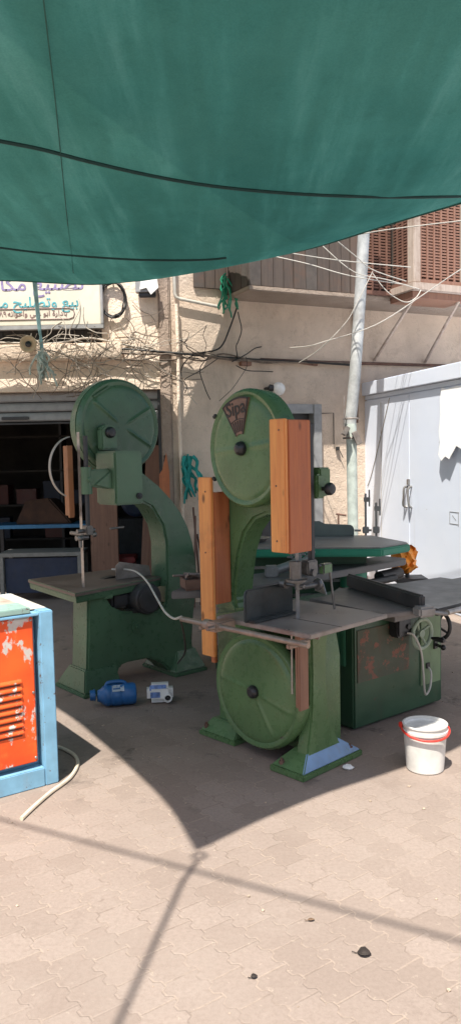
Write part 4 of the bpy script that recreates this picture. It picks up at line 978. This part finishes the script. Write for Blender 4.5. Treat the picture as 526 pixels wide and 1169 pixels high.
m = MB(); m.prism([(.134, -.553), (1.45, -.50), (1.42, .03), (1.10, .05), (1.10, .155), (.72, .19), (.255, .345)], .84, .868, 'z', .004); m.prism([(.15, -.54), (1.42, -.49), (1.42, -.47), (.15, -.515)], .82, .8399, 'z', .003)
ext = m.done('table_extension', metal('dull dark top', (.10, .10, .102), .36, (.07, .055, .045), .4, 4, .3), ts)
m = MB(); m.cyl((.16, -.60, .85), (1.45, -.56, .85), .016); m.bx(.3, .34, -.60, -.54, .82, .845); m.bx(1.1, 1.14, -.585, -.50, .82, .845); m.done('fence_rail', M['steel'], ts)
m = MB(); m.box((.155, -.11, .919), (.04, .92, .095), (0, 0, radians(-19)+.0), .012, seg=3)
fz = m.done('fence', M['iron_dark'], ts)
m = MB(); m.box((-.02+.02, -.555, .875), (.11, .09, .06), (0, 0, radians(-19)), .012); m.cyl((.03, -.60, .87), (.08, -.66, .86), .012); m.done('fence_clamp', M['iron_grey'], fz)
m = MB(); m.prism([(.12, .872), (.30, .872), (.28, .93), (.24, .95), (.17, .945)], -.002, .002, 'y', 0); o = m.done('blade', M['steel'], ts, (-.06, .10, 0), radians(-19+90)); 

# ================================================================== PLANER BEHIND
GJ = M['green_j']
pl = thing('planer', 'emerald green planing machine with grey tables behind the saws', 'planer', (.85, 6.55, 0))
q = lambda x, y: (x-.85, y-6.55)
top = [q(-.25, 6.18), q(.6, 6.10), q(1.09, 6.03), q(1.19, 6.04), q(1.47, 6.30), q(1.47, 6.36), q(1.28, 6.95), q(.75, 7.10), q(-.2, 7.0)]
m = MB(); m.prism(top, .978, 1.04, 'z', .012); m.done('bed', GJ, pl)
cx, cy = .05, 0
m = MB(); m.prism([(cx+(x-cx)*.965, cy+(y-cy)*.95) for x, y in top], 1.041, 1.053, 'z', .003); m.done('top_plate', M['iron_grey'], pl)
m = MB(); m.prism([(-.25, 1.054), (-.25, 1.19), (-.05, 1.19), (.0, 1.165), (.24, 1.15), (.26, 1.12), (.26, 1.054)], -.02, .02, 'y', .006); m.done('fence', paint('grey green fence', (.11, .13, .115), .45), pl, (0, .40, 0), radians(-4))
m = MB(); m.bx(-.95, .28, -.15, .35, .30, .977, bev=.02); m.bx(-1.0, .34, -.20, .40, .0, .08, bev=.015); m.done('base', M['green_c'], pl)
m = MB()
for z in (.86, .74, .62): m.bx(-.97, .26, -.172, -.151, z-.012, z+.012, bev=.003)
m.done('trim', M['steel'], pl)
lb = [q(-.42, 5.25), q(.10, 5.32), q(.62, 5.82), q(1.50, 6.62), q(1.52, 6.68), q(1.36, 6.86), q(1.2, 6.75), q(.2, 5.98), q(-.25, 5.75)]
m = MB(); m.prism(lb, .82, .875, 'z', .006); m.done('lower_bed', metal('grey brown planed bed', (.15, .14, .135), .5, (.10, .075, .06), .5, 4, .3), pl)
m = MB(); m.cyl((.16, -.18, .02), (.16, -.18, .819), .11, n=28); m.bx(.02, .30, -.32, -.04, .0, .04)
for f in m.bm.faces:
    pass
m.done('column', GJ, pl); MB().cyl((.16, -.18, .35), (.16, -.18, .69), .113, n=28).done('column_band', M['rust'], pl)
m = MB(); m.bx(-.62, -.44, -.86, -.76, .0, .819, bev=.01); m.done('leg', M['green_c'], pl)
m = MB(); m.cyl((.40, -.05, .74), (.62, .18, .74), .05); m.cyl((.3, -.2, .72), (.55, .02, .72), .03); m.done('feed_roller', M['iron_dark'], pl)
m = MB(); m.cyl((-.52, -.75, .92), (-.36, -.72, .97), .035); m.bx(-.60, -.50, -.80, -.70, .876, .96, bev=.01); m.cyl((-.36, -.76, .97), (-.26, -.74, 1.01), .022); m.cyl((-.33, -.68, .876), (-.33, -.68, 1.03), .014); m.cyl((-.43, -.68, .92), (-.2, -.66, .92), .012); m.bx(-.25, -.19, -.70, -.63, .876, .95, bev=.01)
for k in range(8): m.torus((-.40+.025*k, -.66+.008*k, 1.01+.004*k), .02, .006, 'y' if k % 2 else 'z', 10, 5)
m.done('feed_fitting', M['iron_grey'], pl)
m = MB()
for k in range(26):
    p = Vector((R.uniform(-.13, .13), R.uniform(-.07, .07), .06+R.uniform(0, .05))); d = Vector((R.gauss(0, .05), R.gauss(0, .05), R.uniform(-.01, .03)))
    m.tube([p, p+d], R.uniform(.006, .012), n=6)
tr = thing('parts_tray', 'rusty tray heaped with old bits beside the orange guard board', 'tray', (-.20, 5.38, .876), .3)
m.done('loose_bits', metal('assorted rusty bits', (.22, .17, .15), .5, (.15, .06, .04), .6, 20, .6), tr)
m = MB(); m.bx(-.15, .15, -.09, .09, 0, .01); m.bx(-.15, .15, -.09, -.08, .01, .075); m.bx(-.15, .15, .08, .09, .01, .075); m.bx(-.15, -.14, -.08, .08, .01, .075); m.bx(.14, .15, -.08, .08, .01, .075); m.done('box', M['rust'], tr)
m = MB(); m.lathe([(.02, 0), (.09, .0), (.13, .03), (.14, .035), (.125, .035), (.088, .01)], (0, 0, 0), 'z', 28)
tag(m.done('bowl', M['steel'], None, (.20, 6.62, 1.054)), 'shallow steel bowl on the planer behind the saw neck', 'bowl')
m = MB(); m.bx(-.12, .10, -.07, .07, 0, .10, bev=.012); m.cyl((.0, 0, .10), (.0, 0, .17), .035); m.cyl((-.16, 0, .05), (.16, 0, .05), .022)
tag(m.done('motor', M['iron_dark'], None, (.13, 6.85, 1.054), .4), 'small dark motor on the planer behind the steel bowl', 'motor')
# orange sheet
def crumple(name, loc, w_, h_, d_, seed, mat, lab, cat):
    rr = random.Random(seed); m = MB(); n = 11; V = []
    for i in range(n):
        row = []
        for j in range(n):
            u, v = i/(n-1)-.5, j/(n-1)-.5
            rad = 1-.35*(abs(u)*2)**3
            row.append(m.bm.verts.new((u*w_+rr.gauss(0, .009), d_*(cos(pi*u)*cos(pi*v)-.5)*-1+.03*sin(17*u+9*v)+rr.gauss(0, .013), v*h_*rad+rr.gauss(0, .009))))
        V.append(row)
    for i in range(n-1):
        for j in range(n-1): m.bm.faces.new((V[i][j], V[i+1][j], V[i+1][j+1], V[i][j+1]))
    m2 = m.done(name, mat, None, loc, ang=25); s_ = m2.modifiers.new('thick', 'SOLIDIFY'); s_.thickness = .004
    return tag(m2, lab, cat)
osh = plain('orange plastic sheet', (1.0, .33, .04), .45, 0, .12)
crumple('plastic_sheet', (1.565, 6.9, .83), .23, .27, .14, 3, osh, 'crumpled orange plastic sheet bunched at the end of the planer bed', 'sheet')
m = MB(); m.tube([(1.6, 6.98, .02), (1.6, 6.98, .70)], .02, n=8); m.bx(1.45, 1.8, 6.85, 7.15, 0, .03); m.bx(1.48, 1.76, 6.85, 7.1, .62, .66)
tag(m.done('stand', M['iron_dark']), 'thin dark stand under the orange plastic sheet', 'stand')
for k, (px, lab) in enumerate(((417, 'bar clamp standing nearest the leaning pole'), (429, 'bar clamp standing second from the pole, against the shed'))):
    p = at(px, 600, 8.3); t = thing('bar_clamp', lab, 'clamp', (p.x, p.y, 0), -.2, 'bar clamps by the shed')
    MB().bx(-.012, .012, -.008, .008, 0, 1.36-.1*k, bev=.002).done('bar', M['iron_grey'], t)
    m = MB(); m.bx(-.035, .035, -.02, .02, .93, 1.0, bev=.006); m.cyl((-.05, -.0, .96), (-.12, -.0, .96), .012); m.done('jaw', M['iron_grey'], t); m = MB(); m.bx(-.02, .05, -.015, .015, 1.27-.1*k, 1.32-.1*k, bev=.004); m.cyl((.04, 0, 1.22-.1*k), (.04, 0, 1.40-.1*k), .009); m.done('jaw', M['iron_grey'], t)
p = on_wall_b(386, 603, -.35); t = thing('tee_bar', 'small steel tee bar sticking up before the sunlit wall', 'clamp', (p.x, p.y, 0))
MB().cyl((0, 0, 0), (0, 0, 1.02), .012).done('bar', M['rust'], t); MB().cyl((-.03, 0, 1.02), (.10, 0, 1.0), .013).done('handle', M['rust'], t)

# ================================================================== FOREGROUND THINGS
# cabinet
CB = thing('welding_cabinet', 'old machine cabinet with peeling orange louvred panel in a light blue frame', 'machine', (-.985, 4.184, 0), radians(35))
W2, D2, H2 = 1.05, .70, .975
SB = M['sky_blue']
m = MB()
m.bx(-.078, 0, 0, .09, .0, H2, bev=.006); m.bx(-W2, -W2+.078, 0, .09, 0, H2, bev=.006)
m.bx(-W2+.079, -.079, .001, .08, .0, .105, bev=.005); m.bx(-W2+.079, -.079, .002, .08, H2-.022, H2-.006, bev=.004)
m.bx(-.03, -.002, .091, D2-.001, .02, H2-.003, bev=.004); m.bx(-W2+.002, -W2+.03, .091, D2-.001, .02, H2-.003, bev=.004); m.bx(-W2+.031, -.031, D2-.03, D2, .02, H2-.004, bev=.004)
fr = m.done('frame', SB, CB)
m = MB(); m.bx(-W2+.03, -.125, .004, .20, H2-.003, H2+.028, bev=.004); m.done('top_rail', paint('pale green rail', (.28, .42, .37), .5, (.2, .15, .1), .4, (.13, .07, .05), .25, 12), CB)
m = MB(); m.bx(-W2+.04, -.115, .205, D2-.02, H2-.03, H2+.018, bev=.004); m.done('top_board', M['pale_board'], CB)
m = MB(); m.bx(-.112, -.004, .092, D2-.04, H2-.002, H2+.001, bev=0); m.done('top_edge', paint('bare pale metal', (.55, .52, .46), .5, (.3, .2, .12), .4), CB)
m = MB(); m.bx(-W2+.08, -.08, .085, .095, .10, H2-.022, bev=0); m.done('backing', SB, CB)
m = MB(); m.bx(-W2+.11, -.108, .022, .040, .140, .948, bev=.006); pn = m.done('panel', M['orange'], CB)
for cx0, cx1 in ((-.335, -.185), (-.54, -.39), (-.745, -.595)):
    m = MB(); m2 = MB()
    for k in range(8):
        z = .315+k*.040
        m.prism([(.0225, z-.006)]+[(.022-.009*sin(pi*(i/8)**.6), z-.004+.026*i/8) for i in range(9)]+[(.0225, z+.023)], cx0, cx1, 'x', .003)
        m2.bx(cx0+.006, cx1-.006, .0195, .0225, z-.013, z-.0055, bev=0)
    m.done('louvres', M['orange'], pn); m2.done('louvre_slots', paint('dark red slot', (.10, .018, .012), .6), pn)
for x, z in ((-.12, .165), (-.12, .93), (-.12, .53)):
    m = MB(); m.lathe([(0, .015), (.006, .017), (.008, .0215)], (x, 0, z), 'y', 10, False); m.done('screw', M['steel'], pn)
# hose on the ground
m = MB(); m.tube([(-1.25, 4.72, .02), (-1.13, 4.70, .012), (-1.046, 4.634, .012), (-.965, 4.53, .012), (-.925, 4.40, .012), (-.928, 4.24, .012), (-.958, 4.13, .012), (-.994, 4.04, .012), (-1.04, 3.88, .012), (-1.075, 3.733, .010)], .011, n=8, smooth=6)
tag(m.done('hose', plain('dusty cream hose', (.60, .52, .40), .7, 0, .15)), 'cream hose curling on the paving beside the blue cabinet', 'hose')
# bucket
bk = thing('bucket', 'white plastic bucket with a red handle on the paving', 'bucket', (1.075, 4.27, 0), .3)
m = MB(); m.lathe([(.001, .004), (.098, .0), (.104, .008), (.119, .235), (.119, .245), (.128, .247), (.128, .262), (.121, .264), (.121, .285), (.126, .287), (.126, .295), (.117, .296), (.112, .26)], (0, 0, 0), 'z', 48, False)
m.bm.transform(Matrix.Diagonal((1,1,.9,1))); m.done('body', paint('milky white plastic', (.70, .68, .63), .4, (.45, .40, .33), .35, None, 0, 10, .03), bk)
m = MB(); m.lathe([(.001, .245), (.105, .245), (.1135, .252)], (0, 0, 0), 'z', 40, False); m.done('contents', plain('grey white paint', (.66, .65, .62), .35), bk)
m = MB(); pts = []
for k in range(15):
    a = radians(150)+radians(195)*k/14; pts.append((.134*cos(a), .134*sin(a), .236-.035*sin(pi*k/14)+.012*(1-k/14)))
m.tube(pts, .006, n=8, smooth=3); m.box((pts[0][0], pts[0][1], pts[0][2]), (.02, .02, .03)); m.done('handle', M['red_plastic'], bk)
# jerrycan and bottle
jc = thing('jerrycan', 'blue plastic can lying on its side below the left saw', 'jerrycan', (-.86, 5.50, 0), radians(12))
BP = M['blue_plastic']
m = MB()
pr = [(.02, -.135), (.045, -.132), (.052, -.112), (.070, -.095), (.083, -.075), (.087, -.05), (.082, -.04), (.082, -.032), (.087, -.022), (.087, .03), (.082, .04), (.082, .048), (.087, .058), (.086, .125), (.078, .142), (.05, .148), (.01, .148)]
m.lathe([(r, x) for r, x in pr], (0, 0, .082), 'x', 32)
for v in m.bm.verts: v.co.z = .082+(v.co.z-.082)*.90; v.co.y *= .95
m.tube([(-.07, 0, .145), (-.055, 0, .172), (.0, 0, .178), (.055, 0, .172), (.075, 0, .152)], .014, n=10, smooth=4)
m.done('body', BP, jc)
m = MB(); m.cyl((-.145, 0, .09), (-.185, 0, .09), .038, n=20); m.cyl((-.15, 0, .09), (-.158, 0, .09), .044, n=20); m.done('cap', BP, jc)
m = MB(); m.box((.015, -.050, .142), (.085, .055, .003), (.68, 0, 0), 0); m.done('label', paint('torn pale label', (.45, .5, .55), .6, (.1, .2, .35), .8, (.02, .12, .3), .5, 18), jc)
wbt = thing('bottle', 'small white plastic can with a blue label and open round mouth on the paving', 'bottle', (-.545, 5.56, 0), radians(6))
m = MB(); m.box((0, 0, .075), (.19, .13, .135), (-.08, 0, 0), .032, seg=4); m.done('body', M['white_plastic'], wbt)
m = MB(); m.lathe([(.031, -.055), (.031, -.088), (.022, -.088), (.022, -.06)], (.055, 0, .052), 'y', 24, False); mt_ = m.done('mouth', M['white_plastic'], wbt)
m = MB(); m.lathe([(.001, -.068), (.022, -.068)], (.055, 0, .052), 'y', 20, False); m.done('hole', M['black'], mt_)
m = MB(); m.box((-.015, -.046, .1215), (.12, .04, .002), (.95, 0, 0), 0); m.box((-.035, -.0685, .075), (.07, .002, .04), (-.08, 0, 0), 0); m.done('label', plain('blue print label', (.12, .2, .42), .5, 0, .4, 30), wbt)
# litter
def leaf(x, y, L, W, rz, mat, lab, name='leaf'):
    m = MB(); P = [(0, 0), (.25, .42), (.55, .5), (.85, .25), (1, 0), (.85, -.25), (.55, -.5), (.25, -.42)]
    T_ = [m.bm.verts.new((px*L, py*W, .006+.35*W*abs(py)+.02*L*sin(3*px))) for px, py in P]; c = m.bm.verts.new((L*.5, 0, .004))
    for i in range(8): m.bm.faces.new((c, T_[i], T_[(i+1) % 8]))
    m.tube([(0, 0, .005), (-.35*L, .05*L, .008)], .0015, n=5)
    o = m.done(name, mat, None, (x, y, 0), rz); s_ = o.modifiers.new('thick', 'SOLIDIFY'); s_.thickness = .0015; return tag(o, lab, 'leaf', None)
dl = plain('dry black leaf', (.03, .022, .018), .7, 0, .3, 40); bl = plain('dry brown leaf', (.16, .10, .06), .8, 0, .3, 40)
leaf(.42, 2.65, .052, .05, -.2, dl, 'curled black dry leaf, largest on the sunlit paving')
leaf(.035, 2.53, .026, .022, .3, dl, 'tiny dark leaf near the bottom middle of the paving')
leaf(.262, 2.85, .03, .016, .1, bl, 'small brown leaf between the cable shadow and the black leaf')
m = MB(); m.ball((0, 0, .012), .03, 1.2, .8, .45, 8)
for v in m.bm.verts: v.co += Vector((R.gauss(0, .004), R.gauss(0, .004), R.gauss(0, .003)))
tag(m.done('paper_scrap', M['white_plastic'], None, (.64, 4.28, 0), ang=10), 'crumpled white paper scrap at the blue corner of the saw foot', 'paper')
m = MB()
for k in range(220):
    x, y = R.uniform(-1.6, 1.9), R.uniform(2.3, 7.5)
    if R.random() < .35: x, y = R.gauss(.2, .9), R.gauss(5.2, .8)
    r_ = R.choice((.003, .003, .004, .006, .009))
    b0 = len(m.bm.verts); m.bm.verts.ensure_lookup_table()
    bmesh.ops.create_icosphere(m.bm, subdivisions=1, radius=r_, matrix=Matrix.Translation((x, y, r_*.4)) @ Matrix.Diagonal((R.uniform(.7, 1.6), R.uniform(.7, 1.4), .6, 1)))
tag(m.done('grit', plain('pale grit', (.36, .28, .21), .9, 0, .5, 60)), 'scattered grit on the paving', 'grit', kind='stuff')
